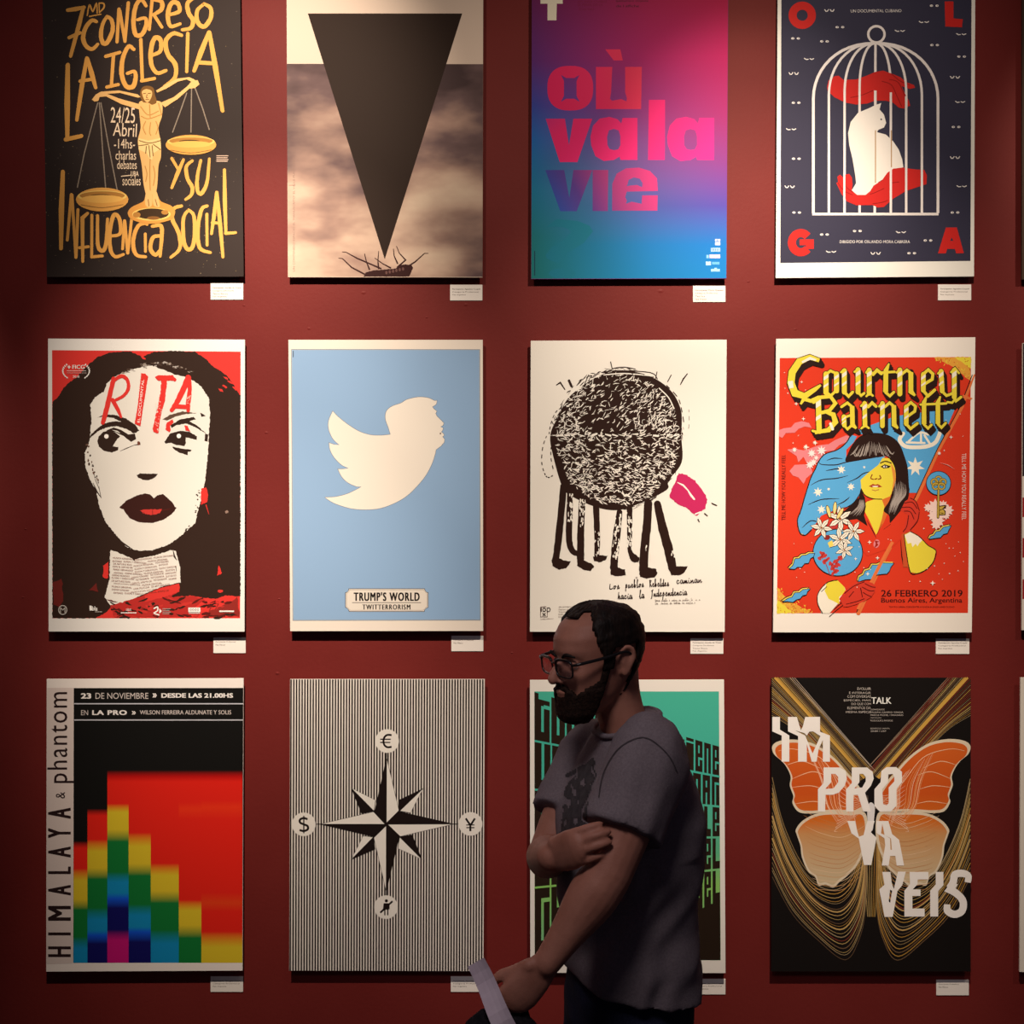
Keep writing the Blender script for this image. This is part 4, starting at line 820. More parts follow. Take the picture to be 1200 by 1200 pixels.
LW = [([(288, 84), (235, 66), (175, 90), (135, 150), (128, 210), (150, 268), (205, 285), (265, 245), (296, 222)], [22, 28, 38, 40, 40, 40, 34, 24, 12]), ([(182, 330), (200, 300), (240, 312), (285, 285)], [12, 20, 20, 10]),
      ([(325, 160), (325, 265)], 29), ([(325, 163), (350, 142), (388, 160)], 15), ([(384, 160), (384, 255)], 29), ([(384, 252), (352, 282), (325, 262)], 15),
      ([(428, 142), (428, 262)], 28), ([(428, 262), (452, 286), (475, 262)], 16), ([(505, 136), (505, 262)], 28), ([(505, 262), (522, 282), (540, 268)], 14), ([(410, 150), (430, 134)], 12), ([(485, 148), (508, 130)], 12),
      ([(568, 138), (568, 268)], 28), ([(552, 152), (568, 134), (590, 165)], 14), ([(592, 160), (612, 138), (636, 158)], 18), ([(552, 285), (570, 268), (588, 282)], 12),
      ([(680, 100), (662, 140), (660, 262)], [8, 26, 28]), ([(640, 152), (710, 148)], 14), ([(660, 264), (684, 284), (706, 262)], 15),
      ([(740, 138), (740, 272)], 28), ([(722, 152), (742, 132)], 12), ([(752, 160), (780, 138), (802, 156)], 16), ([(802, 150), (802, 260), (826, 282)], [27, 27, 12]),
      ([(872, 162), (872, 252)], 27), ([(872, 160), (900, 136), (926, 160), (922, 190), (880, 216)], 17), ([(872, 254), (898, 284), (936, 250)], 17),
      ([(972, 145), (978, 256)], 27), ([(955, 158), (974, 138)], 12), ([(978, 258), (1002, 282), (1040, 268)], 15), ([(1046, 138), (1046, 290)], 27), ([(1028, 150), (1050, 128), (1072, 155)], 12), ([(1046, 285), (1056, 312), (1084, 290)], 15), ([(1052, 300), (1034, 322), (1008, 318)], 12),
      ([(282, 300), (286, 478)], 30), ([(255, 318), (290, 292), (350, 286), (378, 325), (345, 365), (300, 378)], 20), ([(320, 372), (366, 388), (378, 430), (340, 475), (262, 490)], [16, 26, 30, 26, 18]), ([(250, 480), (290, 490)], 14),
      ([(425, 400), (428, 448)], 26), ([(412, 345), (445, 322), (472, 345)], 15), ([(472, 340), (474, 448), (496, 466)], [26, 26, 12]), ([(474, 388), (426, 405)], 14), ([(428, 452), (446, 470), (472, 446)], 14),
      ([(542, 325), (544, 448)], 26), ([(522, 340), (544, 320), (562, 345)], 12), ([(562, 345), (584, 322), (606, 342)], 17), ([(524, 466), (545, 448), (565, 464)], 12),
      ([(642, 325), (642, 452)], 26), ([(624, 342), (645, 320)], 12), ([(655, 345), (682, 322), (706, 342)], 16), ([(706, 336), (708, 446), (730, 466)], [26, 26, 12]),
      ([(776, 345), (776, 440)], 26), ([(776, 343), (802, 320), (828, 342), (824, 370), (784, 398)], 16), ([(776, 442), (800, 468), (838, 438)], 16),
      ([(890, 285), (876, 320), (876, 442)], [8, 24, 26]), ([(856, 332), (1000, 326)], 13), ([(876, 444), (898, 466), (918, 446)], 14),
      ([(968, 285), (954, 320), (954, 440)], [8, 24, 26]), ([(954, 442), (974, 462), (998, 436)], 14)]
def wadd(w_, d): return [x+d for x in w_] if isinstance(w_, list) else w_+d
for dx in (16, 9, 0):
    for L, w_ in LW: a.stroke([(x+dx, y+dx*1.7) for x, y in L], wadd(w_, 8), K)
for L, w_ in LW: a.stroke(L, w_, YE, cap=not isinstance(w_, list))
for L, w_ in LW:
    if not isinstance(w_, list) and w_ > 24:
        (x0, y0), (x1, y1) = L[0], L[-1]; h = w_/2-1
        for t0, t1 in ((.04, .22), (.5, .62)):
            ya, yb = y0+(y1-y0)*t0, y0+(y1-y0)*t1; a.poly([(x0-h, ya+14), (x0+h, ya-4), (x0+h, yb-4), (x0-h, yb+14)], CR)
a.stroke([(270, 82), (235, 72), (190, 95)], [10, 16, 12], CR, cap=False); a.stroke([(125, 200), (130, 240)], 26, CR, cap=False); a.stroke([(350, 440), (362, 470)], 16, CR); a.build()
# ---- row 3, poster 1: colour columns
P = Poster([(54.8, 795.8), (285.4, 795), (284.2, 1137.4), (54.2, 1138.6)],
    'poster of blurred rainbow columns on black with sideways black lettering', 'd8bda2', (214, 190, 164))
T = (40, 785, 4.6154); Bm = (40, 965, 4.6154)
a = P.part('print_field', (0, 0, 1)); a.poly([(86.4, 806.3), (285.1, 806.2), (284, 1128), (85.8, 1128.4)], '140c0a'); a.poly([(55.2, 806), (86.2, 806), (85.4, 1129), (54.5, 1130)], 'c4a68e'); a.build()
RE = 'cc2014'; YL = 'c49c20'; GR = '0f6026'; CY = '08708a'; NV = '171244'; MG = 'b01654'; BB = '0c449a'; BK = '160d0a'
y0, y1 = 880., 1128.2
def col(x0, x1, stops, name='colour_column'):
    a = P.part(name, (0, 0, 1)); m = gradmat(P, (x0, y0), (x0, y1), [((y-y0)/(y1-y0), c) for y, c in stops], 'blurred_ink'); a.poly([(x0, y0), (x1, y0), (x1, y1), (x0, y1)], m); a.build()
col(86.2, 102.5, [(986, BK), (994, RE), (1018, RE), (1032, YL), (1054, YL), (1066, GR), (1098, GR), (1112, CY)])
col(102.5, 125.8, [(948, BK), (956, RE), (984, RE), (998, YL), (1017, YL), (1030, GR), (1064, GR), (1078, CY), (1090, CY), (1096, BB), (1106, NV)])
col(125.8, 150.7, [(903, BK), (910, 'a8140e'), (916, RE), (942, RE), (952, YL), (972, YL), (986, GR), (1022, GR), (1034, CY), (1046, CY), (1053, BB), (1064, NV), (1090, NV), (1102, MG)])
col(150.7, 176.7, [(903, BK), (910, 'a8140e'), (916, RE), (976, RE), (992, YL), (1012, YL), (1026, GR), (1060, GR), (1073, CY), (1086, CY), (1092, BB), (1104, NV)])
col(176.7, 209.5, [(903, BK), (910, 'a8140e'), (916, RE), (1012, RE), (1026, YL), (1044, YL), (1058, GR), (1090, GR), (1106, CY)])
col(209.5, 236.0, [(903, BK), (910, 'a8140e'), (916, RE), (940, RE), (948, 'd22c14'), (960, RE), (1055, RE), (1067, YL), (1084, YL), (1099, GR)])
col(236.0, 284.1, [(903, BK), (910, 'a8140e'), (916, RE), (938, RE), (946, 'd22c14'), (960, RE), (1046, RE), (1058, 'cc3414'), (1068, RE), (1092, RE), (1110, YL)])
a = P.part('header_lettering', T, 'pale event lettering on black'); c = 'd0b8a0'
a.text('23', 253, 126, 309, 156, c, bold=.05); a.text('DE NOVIEMBRE', 332, 124, 618, 157, 'b89e88'); a.text('»', 640, 126, 664, 150, c, bold=.03); a.text('DESDE LAS 21.00HS', 688, 126, 1076, 151, c, bold=.05)
a.text('EN', 254, 218, 292, 245, 'b89e88'); a.text('LA PRO', 314, 218, 502, 244, c, bold=.05, space=1.1); a.text('»', 528, 222, 550, 242, c, bold=.03); a.text('WILSON FERREIRA ALDUNATE Y SOLIS', 572, 218, 1066, 241, 'b89e88', bold=.01)
a.rect(216, 180, 1131, 186, 'b0a094'); a.rect(216, 268, 1130, 274, 'b0a094'); a.build()
a = P.part('sideways_lettering', (0, 0, 1), 'black name lettering reading upward'); c = '2a1a16'
for ch, ya, yb in (('H', 1109, 1121.5), ('M', 1061.5, 1079), ('A', 1037, 1049.2), ('A', 992, 1004.8), ('Y', 970.4, 982), ('A', 946.6, 959.4)): a.text(ch, 56.4, ya, 83, yb, c, rot=90, bold=.02)
a.rect(56.4, 1092.6, 83, 1096, c); a.rect(56.4, 1020.8, 83, 1024.2, c); a.rect(79.8, 1015.4, 83, 1024, c)
a.text('&', 65.5, 928, 76.3, 935.6, c, rot=90); a.text('phantom', 55.4, 811, 86.6, 917.5, c, rot=90, space=1.12); a.build()

# ---- row 3, poster 2: compass rose on stripes
P = Poster([(340, 796), (568, 796), (566.5, 1138), (339, 1137.5)],
    'black and cream striped poster with a compass rose pointing at currency signs', 'dcc4ac', (226, 204, 182))
a = P.part('stripes', (0, 0, 1), 'fine vertical black stripes'); m, nt, b = nodemat('stripe_ink'); K = '201510'
n = 70
for i in range(n):
    t0 = (i+.08)/n; t1 = (i+.60)/n
    a.poly([(340+228*t0, 796.1), (340+228*t1, 796.1), (339+227.5*t1, 1137.6), (339+227.5*t0, 1137.6)], K)
a.build()
W_ = 'dcc6ae'
a = P.part('compass_rose', (0, 0, 1), 'eight-pointed compass rose'); c0 = (452.8, 965.9)
N, S, E, Wt = (453, 886.8), (452.6, 1045.6), (533, 965.6), (373.8, 965.8); nw, ne, sw, se = (438.8, 950.8), (468, 950.8), (437.7, 980.6), (468, 980.6)
NW, NE, SW, SE = (411.2, 923), (496.2, 923.7), (411.2, 1007.7), (494.7, 1007.3)
a.stroke([(453, 880), (452.7, 1052)], 1, K, cap=False); a.stroke([(369, 965.8), (537, 965.6)], 1, K, cap=False)
def tri(o, dark, lite_pts, dark_pts):
    pass
def pc(pts, dark):
    a.poly(pts, K)
    if not dark:
        mx = sum(p[0] for p in pts)/len(pts); my = sum(p[1] for p in pts)/len(pts)
        a.poly([(x+(mx-x)*.07, y+(my-y)*.07) for x, y in pts], W_)
for tip, inner, b1, b2, d1, d2 in ((NW, nw, (440.5, 937.8), (423.6, 953.6), 0, 1), (NE, ne, (467.4, 937.4), (481, 953), 1, 0), (SE, se, (483.2, 978), (465.8, 994.3), 1, 0), (SW, sw, (425.8, 979), (439.8, 995.3), 0, 1)):
    pc([tip, b1, inner], d1); pc([tip, inner, b2], d2)
for tip, l, r, dl, dr in ((N, nw, ne, 1, 0), (E, ne, se, 1, 0), (S, se, sw, 1, 0), (Wt, sw, nw, 1, 0)): pc([tip, l, c0], dl); pc([tip, c0, r], dr)
a.build()
a = P.part('round_badge', (0, 0, 1))
def disc(x, y, t): a.label = t; a.ell(x, y, 13.9, 13.9, W_, n=32)
disc(453.7, 868.4, 'cream disc with euro sign')
a.stroke([(459, 861.5), (454, 861.2), (450.5, 864), (449.4, 868.5), (450.5, 873), (454, 875.6), (459, 875.2)], 2.3, K, smooth=True, cap=False); a.rect(445.5, 865.6, 458, 867, K); a.rect(445.5, 869.3, 457.4, 870.7, K)
a.cut(); disc(356, 966, 'cream disc with dollar sign')
a.stroke([(360.5, 960), (356, 958.7), (351.6, 960.5), (351.8, 964), (356, 966), (360.4, 968), (360.6, 971.8), (356, 973.8), (351, 972.6)], 2.5, K, smooth=True, cap=False); a.rect(355.3, 956, 356.8, 976.5, K)
a.cut(); disc(551.4, 965.5, 'cream disc with yen sign')
a.strokes([[(545.8, 959), (551.2, 967), (551.2, 974)], [(556.6, 959), (551.4, 967)]], 2.3, K, cap=False); a.rect(546.5, 966, 556, 967.3, K); a.rect(546.5, 969.2, 556, 970.5, K)
a.cut(); disc(452.4, 1063, 'cream disc with struck-out figure')
a.ell(452.8, 1055.6, 1.9, 1.9, K, n=12); a.poly([(449.8, 1058.4), (455.8, 1058.4), (455.6, 1066), (450, 1066)], K); a.strokes([[(451, 1065), (451, 1072)], [(454.4, 1065), (454.4, 1072)]], 1.5, K); a.stroke([(450, 1059), (449.4, 1065)], 1, K); a.stroke([(455.8, 1059), (456.2, 1065)], 1, K)
a.stroke([(445.6, 1069.6), (460, 1056)], 2.2, K, cap=False); a.build()

# ---- row 3, poster 3: block letters on teal
P = Poster([(621, 797), (848.4, 796.6), (850.2, 1140.3), (621.5, 1140)],
    'teal poster of towering black block letters, half hidden behind the man', 'e2ccb4', (230, 208, 186))
a = P.part('teal_field', (0, 0, 1)); mt = gradmat(P, (735, 810), (735, 1125), [(0, '46a07e'), (.35, '44a082'), (.6, '5a9f6c'), (.72, '86b050'), (.85, '7aa860'), (1, '78a878')])
a.poly([(626.2, 810.3), (842.5, 810.3), (844.5, 1125.3), (626.6, 1125.6)], mt); a.build()
K = '2a1d14'
a = P.part('block_lettering', (0, 0, 1), 'tall black block letters')
rows = [((811, 867), (874, 909), 'todoelmundotiene'), ((869, 924), (911, 944), 'underechoalugar'), ((926, 982), (946, 980), 'tranquiloqueesle'), ((984, 1039), (982, 1017.5), 'enormeyobtenerel'), ((1041, 1104), (1019.5, 1054), 'relevantegrandel')]
SL = {'t': [(.25, 0, 1, .12), (.42, .25, .58, .8), (.58, .22, 1, .3)], 'o': [(.42, .2, .58, .8)], 'd': [(.42, .25, .58, .8), (0, 0, .55, .1)], 'e': [(.42, .18, .58, .42), (.42, .55, 1, .62), (.42, .62, .58, .82)], 'l': [(.5, 0, 1, .75)], 'm': [(.25, .2, .37, 1), (.63, .2, .75, 1)],
      'u': [(.42, 0, .58, .8)], 'n': [(.42, .2, .58, 1)], 'i': [(0, .12, 1, .18)], 'r': [(.42, .2, 1, .28), (.42, .28, .58, 1)], 'a': [(.42, .2, .58, .42), (.42, .6, .58, 1)], 'g': [(.42, .2, .58, .55), (0, .72, .55, .8)], 'c': [(.42, .2, .58, .8), (.58, .4, 1, .6)], 'h': [(.42, 0, .58, .35), (.42, .5, .58, 1)],
      'q': [(.42, .2, .58, .6), (0, .78, .5, 1)], 's': [(.42, .22, 1, .3), (0, .68, .58, .76)], 'b': [(.42, .15, .58, .38), (.42, .55, .58, .82)], 'v': [(.42, 0, .58, .7)], 'y': [(.42, 0, .58, .4), (0, .75, .5, .85)], '_': []}
top_l, top_r = 811, 875; bot = [(626.6, 1125.6), (844.5, 1125.3)]
a.poly([(626.3, 811), (842.6, 875), (844.4, 1125.2), (626.7, 1125.4)], K)
a.build()
a = P.part('letter_gaps', (0, 0, 1), 'thin teal and green lines between the letters')
for ri, ((l0, l1), (r0, r1), word) in enumerate(rows):
    n = len(word); r = .955; tot = (1-r**n)/(1-r); xs_ = [0]; 
    for i in range(n): xs_.append(xs_[-1]+r**i/tot)
    def pt(u, v): return (626.4+217*u, (l0+(r0-l0)*u)*(1-v)+(l1+(r1-l1)*u)*v)
    for i, ch in enumerate(word):
        u0, u1 = xs_[i], xs_[i+1]; wdt = u1-u0
        jag = .06*((i*7+ri*3) % 4)
        if i: 
            g = .0045; a.poly([pt(u0-g, -.02), pt(u0+g, -.02), pt(u0+g, 1.02+(jag if ri == 4 else 0)), pt(u0-g, 1.02+(jag if ri == 4 else 0))], mt)
        for q in SL.get(ch, []): a.poly([pt(u0+wdt*q[0], q[1]), pt(u0+wdt*q[2], q[1]), pt(u0+wdt*q[2], q[3]), pt(u0+wdt*q[0], q[3])], mt)
    if ri < 4:
        nl, nr = rows[ri+1][0][0], rows[ri+1][1][0]; a.poly([(626.4, l1), (843.6, r1), (843.6, nr+.4), (626.4, nl+.4)], mt)
a.build()

# ---- row 3, poster 4: butterfly
P = Poster([(904, 794.5), (1137.6, 794.5), (1137.5, 1138.5), (903.8, 1138.5)],
    'black poster of an orange butterfly woven from golden threads with broken white capitals', '1c110c', (224, 200, 174))
Q1 = (900, 790, 4.898); Q2 = (900, 960, 4.898); dy = 832.7
a = P.part('golden_threads', Q1, 'curving bundles of gold threads')
a.cyc = 90
TH = ['9a7a50', '86653a', 'a8742e', 'b0884a', '6c4c30', '7a3220']
random.seed(5)
for sd in (0, 1):
    fx = (lambda x: x) if not sd else (lambda x: 1185-x)
    for i in range(30):       # straight bundles from the upper corners down to the body
        t = i/29; st = (fx(150-130*t/.4), 20) if t < .4 else (fx(22), 20+(t-.4)*360)
        c = random.choice(['c08a38', 'b07c34']) if i in (8, 9, 10, 17) else random.choice(TH)
        en = (fx(610-170*t), 560+t*110); bow = 60*t*t
        a.stroke([st, (st[0]*.66+en[0]*.34-(6 if not sd else -6)*t, st[1]*.66+en[1]*.34-bow), (st[0]*.33+en[0]*.67, st[1]*.33+en[1]*.67-bow*.8), en], random.choice([2, 3, 4]) if i not in (9, 10) else 11, c, smooth=True, cap=False)
    for i in range(22):       # big hanging loops
        t = (i+random.uniform(-.3, .3))/21; x0 = 24; ys = 600+t*560; yb = dy+(365+t*440); xb = 370+t*70
        xt = 545+t*30 if not sd else 545+t*20
        c = random.choice(TH[:4] if i % 5 == 0 else TH); c = 'b8894a' if i in (4, 8, 9, 13) else c
        a.stroke([(fx(x0), ys), (fx(90+t*50), (ys*.55+yb*.45)), (fx(220+t*70), yb-70-t*40), (fx(xb), yb), (fx(480+t*40), yb-80-t*30), (fx(530+t*30), yb-250-t*50), (fx(xt), dy+80)], random.choice([2.5, 3, 4, 5]) if i not in (8, 13) else 8, c, smooth=True, cap=False)
for i in range(7): a.stroke([(553+i*15, dy+140), (562+i*11, dy+420), (572+i*7, dy+560)], 3, random.choice(TH), cap=False)
a.poly([(165, 20), (590, 490), (1030, 20)], '1c110c')
for i, x in enumerate((125, 138, 152)): a.stroke([(x, 20), (600+i*10, 540+i*10)], 2.5, 'a08870', cap=False)
for i, x in enumerate((1060, 1045, 1030)): a.stroke([(x, 20), (590-i*10, 520+i*10)], 2.5, '8c6c50', cap=False)
a.build(True)
OR = gradmat(P, (965, 830), (965, 1030), [(0, 'c06028'), (.2, 'c8561e'), (.5, 'c24a18'), (.66, 'c9601e'), (.74, 'c08048'), (1, 'c4a072')], 'wing_ink')
RIM = 'd4b48c'
a = P.part('butterfly_wings', Q1, 'orange translucent butterfly wings'); a.cyc = 140
def wing(pts, rimw):
    a.poly(pts, RIM, smooth=True); cx_ = sum(p[0] for p in pts)/len(pts); cy_ = sum(p[1] for p in pts)/len(pts)
    a.poly([(x+(cx_-x)*rimw, y+(cy_-y)*rimw) for x, y in pts], OR, smooth=True)
fore = [(575, 745), (520, 640), (460, 570), (400, 500), (330, 440), (250, 395), (150, 375), (60, 385), (24, 415), (35, 460), (80, 500), (110, 540), (130, 590), (125, 640), (145, 700), (140, 740), (175, 790), (240, 800), (320, 795), (420, 792), (520, 795)]
hind = [(560, 800), (480, 795), (380, 790), (280, 800), (200, 840), (160, 890), (165, dy+90), (185, dy+150), (195, dy+220), (230, dy+300), (270, dy+330), (290, dy+380), (330, dy+375), (375, dy+392), (410, dy+360), (460, dy+320), (520, dy+250), (570, dy+110)]
wing(fore, .08); wing([(1185-x, y-3) for x, y in fore], .08); wing(hind, .07); wing([(1190-x+(8 if x < 400 else 0), y) for x, y in hind], .07)
for sd in (0, 1):
    fx = (lambda x: x) if not sd else (lambda x: 1188-x)
    for L in ([(140, 600), (250, 560), (330, 580)], [(135, 650), (240, 640), (320, 660)], [(150, 745), (260, 730), (340, 745)], [(60, 440), (150, 430), (300, 480), (430, 640), (560, 760)], [(110, 520), (200, 500), (300, 540)]):
        a.stroke([(fx(x), y) for x, y in L], 4, 'e2a878', smooth=True, taper=(.4, .4))
    for i in range(20):
        s0 = random.uniform(0, 1); a.stroke([(fx(230+s0*220), 440+s0*160), (fx(300+s0*200), 600+s0*70), (fx(340+s0*150), 760), (fx(420+s0*90), 830+random.uniform(-20, 60))], 2.4, random.choice(['e8a070', 'd88a50', 'e6b890']), smooth=True, taper=(.3, .3))
    for i in range(16):
        y = 790+i*22; a.stroke([(fx(560), y+10), (fx(430), y+70+i*3), (fx(300), y+40+i*5), (fx(200+i*4), y-10+i*8)], 2.6, random.choice(['d8a878', 'c88850', 'b8703c']), smooth=True, taper=(.3, .3))
    for i in range(12): a.stroke([(fx(575), 700+i*6), (fx(480-i*8), 690+i*18), (fx(400), 640+i*24)], 2.4, 'e0b088', smooth=True, taper=(.3, .3))
a.poly([(590, 735), (612, 760), (608, 830), (600, dy+60), (585, dy+60), (570, 830), (572, 760)], 'd8c2ac', smooth=True)
a.build()
a = P.part('broken_capitals', Q1, 'white capitals sliced and shifted sideways'); W_ = 'e8d2b6'
a.poly([(24, 245), (68, 245), (68, 318), (122, 352), (122, 502), (78, 502), (78, 352), (24, 328)], W_)
a.poly([(114, 245), (165, 245), (188, 322), (200, 298), (213, 245), (298, 245), (298, 330), (355, 352), (355, 502), (314, 502), (314, 378), (290, 430), (278, 502), (250, 502), (222, 400), (222, 502), (172, 502), (172, 355), (114, 328)], W_,
       [[(155, 322), (213, 352), (255, 455), (300, 355), (258, 328), (236, 330), (222, 352), (208, 338)]])
# P
a.poly([(318, 535), (410, 535), (445, 555), (452, 600), (440, 640), (405, 680), (370, 692), (328, 692), (328, 788), (286, 788), (286, 660), (318, 625)], W_, [[(362, 572), (385, 572), (402, 590), (402, 620), (375, 655), (330, 658), (330, 655), (362, 620)]])
a.poly([(480, 535), (568, 535), (600, 560), (606, 600), (590, 640), (556, 680), (590, 788), (546, 788), (515, 692), (490, 692), (490, 788), (448, 788), (448, 660), (480, 625)], W_, [[(524, 572), (545, 572), (560, 590), (560, 615), (540, 650), (495, 655), (524, 620)]])
a.poly([(650, 555), (680, 533), (735, 533), (768, 560), (768, 620), (736, 660), (736, 755), (705, 788), (640, 788), (610, 755), (610, 660), (645, 620)], W_, [[(690, 575), (715, 572), (724, 590), (724, 615), (692, 650), (692, 740), (680, 752), (660, 745), (655, 660), (688, 620)]])
# V A
a.poly([(455, 842), (500, 842), (512, dy+70), (522, dy+100), (548, dy+90), (560, dy+40), (570, 842), (612, 842), (590, dy+75), (622, dy+105), (592, dy+262), (550, dy+262), (520, dy+110), (478, dy+80)], W_)
a.poly([(622, 842), (690, 842), (712, dy+85), (752, dy+118), (780, dy+265), (738, dy+265), (730, dy+210), (700, dy+210), (692, dy+265), (652, dy+265), (672, dy+150), (668, dy+110), (622, dy+78)], W_, [[(655, dy+25), (648, dy+80), (705, dy+110), (710, dy+175), (702, dy+175), (700, dy+110), (668, dy+90)]])
a.fr(*Q2)
a.poly([(655, 302), (702, 302), (710, 370), (722, 400), (745, 300), (790, 300), (770, 378), (742, 412), (715, 560), (668, 560), (638, 402), (668, 375)], W_, [[(700, 404), (692, 470), (700, 480), (712, 410)]])
a.poly([(812, 302), (920, 302), (920, 345), (858, 345), (858, 372), (830, 402), (875, 402), (875, 440), (828, 440), (828, 512), (898, 512), (898, 558), (782, 558), (782, 410), (814, 372)], W_)
a.poly([(962, 302), (1006, 302), (1006, 378), (976, 412), (976, 558), (930, 558), (930, 410), (962, 374)], W_)
a.stroke([(1145, 362), (1148, 325), (1115, 310), (1072, 318), (1062, 360), (1040, 395)], [36, 38, 42, 42, 42, 40], W_, smooth=True, cap=False); a.stroke([(1025, 395), (1080, 425), (1118, 470), (1112, 525), (1070, 545), (1030, 525), (1028, 488)], [44, 42, 42, 42, 42, 42, 36], W_, smooth=True, cap=False)
a.poly([(1045, 372), (1090, 372), (1075, 395), (1105, 420), (1070, 440), (1010, 412)], W_)
a.build()
a = P.part('small_lettering', Q1); c = 'b49c84'
for i, (s_, x0) in enumerate((('EVOLUIR', 512), ('É INTERAGIR', 465), ('COM DIVERSAS', 455), ('ESPÉCIES, MAIS', 435), ('DO QUE COM', 478), ('ELEMENTOS DA', 455), ('MESMA ESPÉCIE', 446))): a.text(s_, x0, 76+i*22, 590, 91+i*22, c)
a.text('TALK', 592, 132, 708, 170, 'dcc8ae', bold=.02)
for i, (s_, x1, y) in enumerate((('CONVIDADOS', 668, 198), ('PAULINA GAMERO / KINOIA', 775, 214), ('MARCIA PACHEL / DAGUARAS', 775, 230), ('MEDIAÇÃO', 650, 246), ('RODOLFO PASSOS', 715, 262), ('EDIFÍCIO MAPA', 698, 306), ('20:00 / USP', 678, 322))): a.text(s_, 588, y, x1, y+9, c)
a.build()

# ---- posters cut by the right edge of the photograph
P = Poster([(1198, -18), (1428, -18), (1427, 327), (1197.5, 327.5)], 'dark poster at the far right end of the top row', '3a2a20', (200, 180, 160))
a = P.part('print_field', (0, 0, 1)); a.poly([(1198.2, -17.6), (1427.7, -17.6), (1426.8, 326.6), (1197.8, 327)], '3c2a1e'); a.poly(circ(1312, 155, 60), '6a4a30'); a.build()
P = Poster([(1198.5, 402), (1430, 401), (1429, 738), (1197.5, 738.5)], 'red and white striped poster at the far right end of the middle row', 'dcc4b0', (226, 206, 190))
a = P.part('stripes', (0, 0, 1), 'broad red and white stripes'); a.poly([(1198.7, 402.5), (1429.8, 401.5), (1429.4, 558), (1198.2, 558)], '2e2426')
for y in (583, 630.5, 679): a.poly([(1198.2, y), (1429.3, y), (1429.2, y+23), (1198.1, y+23)], '9c2220')
a.build()
P = Poster([(1196, 794), (1427, 794), (1426.5, 1138), (1195, 1139)], 'plain cream-edged poster at the far right end of the bottom row', 'd8bfa4', (222, 200, 178))
a = P.part('print_field', (0, 0, 1)); a.poly([(1206, 804), (1418, 804), (1417.5, 1128), (1205.5, 1128.5)], '8c6a50'); a.build()

# ------------------------------------------------------------------ caption cards on the wall
WHITE = (240, 222, 204)
def card(x0, y0, x1, y1, where, lines):
    k = D/F; cx, cy = (x0+x1)/2, (y0+y1)/2
    t = .0022; W, H = (x1-x0)*k/2, (y1-y0)*k/2
    e = bpy.data.objects.new('caption_card', None); COL.objects.link(e); e.location = ((cx-600)*k, 0, CZ-(cy-600)*k)
    prop(e, 'small cream caption card beneath '+where, 'label', 'caption cards under the posters')
    v, f = box(-W, W, -t, 0, -H, H); mesh('card', v, f, pmat_w('f0dcc8', (240, 222, 204)), parent=e)
    V, Fc = [], []
    for i, (s_, wd, bd) in enumerate(lines):
        for q in range(2 if bd else 1):
            g, fc, a_, b_, c_, d_ = glyphs(s_); n = len(V); yt = H*(.42-.36*i)
            V += [(-W*.86+(p[0]-a_)/(b_-a_)*W*1.72*wd+q*.0004, -t-1e-4-q*2e-5, yt+((p[1]-c_)/(d_-c_)-.5)*H*.2) for p in g]; Fc += [tuple(j+n for j in fa) for fa in fc]
    mesh('caption_lettering', V, Fc, pmat_w('54433a', (240, 222, 204)), parent=e)
A4 = [('Participante: Aurélie de Truon', 1, 1), ('Categoría Estudiantes', .75, 0), ('Técnica: Mixtura', .52, 0), ('País: Argentina', .5, 0)]
A3 = [('Participante: Agustina Coquid', 1, 1), ('Categoría Profesional', .95, 0), ('País: Argentina', .48, 0)]
A2 = [('Participante: Profesional', .72, 0), ('País: México', .34, 0)]
B4 = [('Participante: Marie Quentin', 1, 1), ('Categoría Profesional', .8, 0), ('Técnica', .34, 0), ('País: Francia', .4, 0)]
for q in ((247, 332, 285.2, 351.2, 'the black and gold lettered poster', A4), (527.5, 333.8, 565.3, 352.2, 'the black spike poster', A3), (812, 335, 850, 354, 'the magenta to blue poster', B4), (1099, 333.5, 1137.8, 352, 'the birdcage poster', A3),
          (250.3, 747, 288, 765.2, 'the black and white face poster', A2), (529, 745, 566.4, 763, 'the white bird poster', A2), (809, 748, 847.5, 766, 'the scribbled ball poster', A4), (1096.5, 748.4, 1135.6, 766.2, 'the red concert poster', A3),
          (247, 1144, 285, 1162, 'the rainbow column poster', A3), (528.3, 1144, 566.5, 1162, 'the striped compass poster', A3), (811.5, 1147, 850, 1165, 'the teal block letter poster', A3), (1097, 1148, 1135, 1166, 'the butterfly poster', A2)):
    card(*q)
# small dents and plaster marks left in the wall paint
V, Fc = [], []
for x, y, r in ((362, 385, 1.6), (426, 343, 2.2), (774, 341, 2.6), (877, 330, 1.4), (325, 789, 2), (286, 358, 1.2), (312, 507, 1.6), (546, 357, 2), (500, 372, 1.2), (932, 386, 1.4), (327, 702, 1.2), (27, 700, 1.4), (600, 765, 1.2), (30, 620, 1.2)):
    k = D/F; X, Z = (x-600)*k, CZ-(y-600)*k; n = len(V); R_ = r*k
    V.append((X, -.0016, Z)); V += [(X+R_*cos(t*pi/4)*1.5, -.0001, Z+R_*sin(t*pi/4)) for t in range(8)]; Fc += [(n, n+1+(t+1) % 8, n+1+t) for t in range(8)]
o = mesh('plaster_bumps', V, Fc, m_wall, parent=bpy.data.objects['wall_back']); o['kind'] = 'stuff'
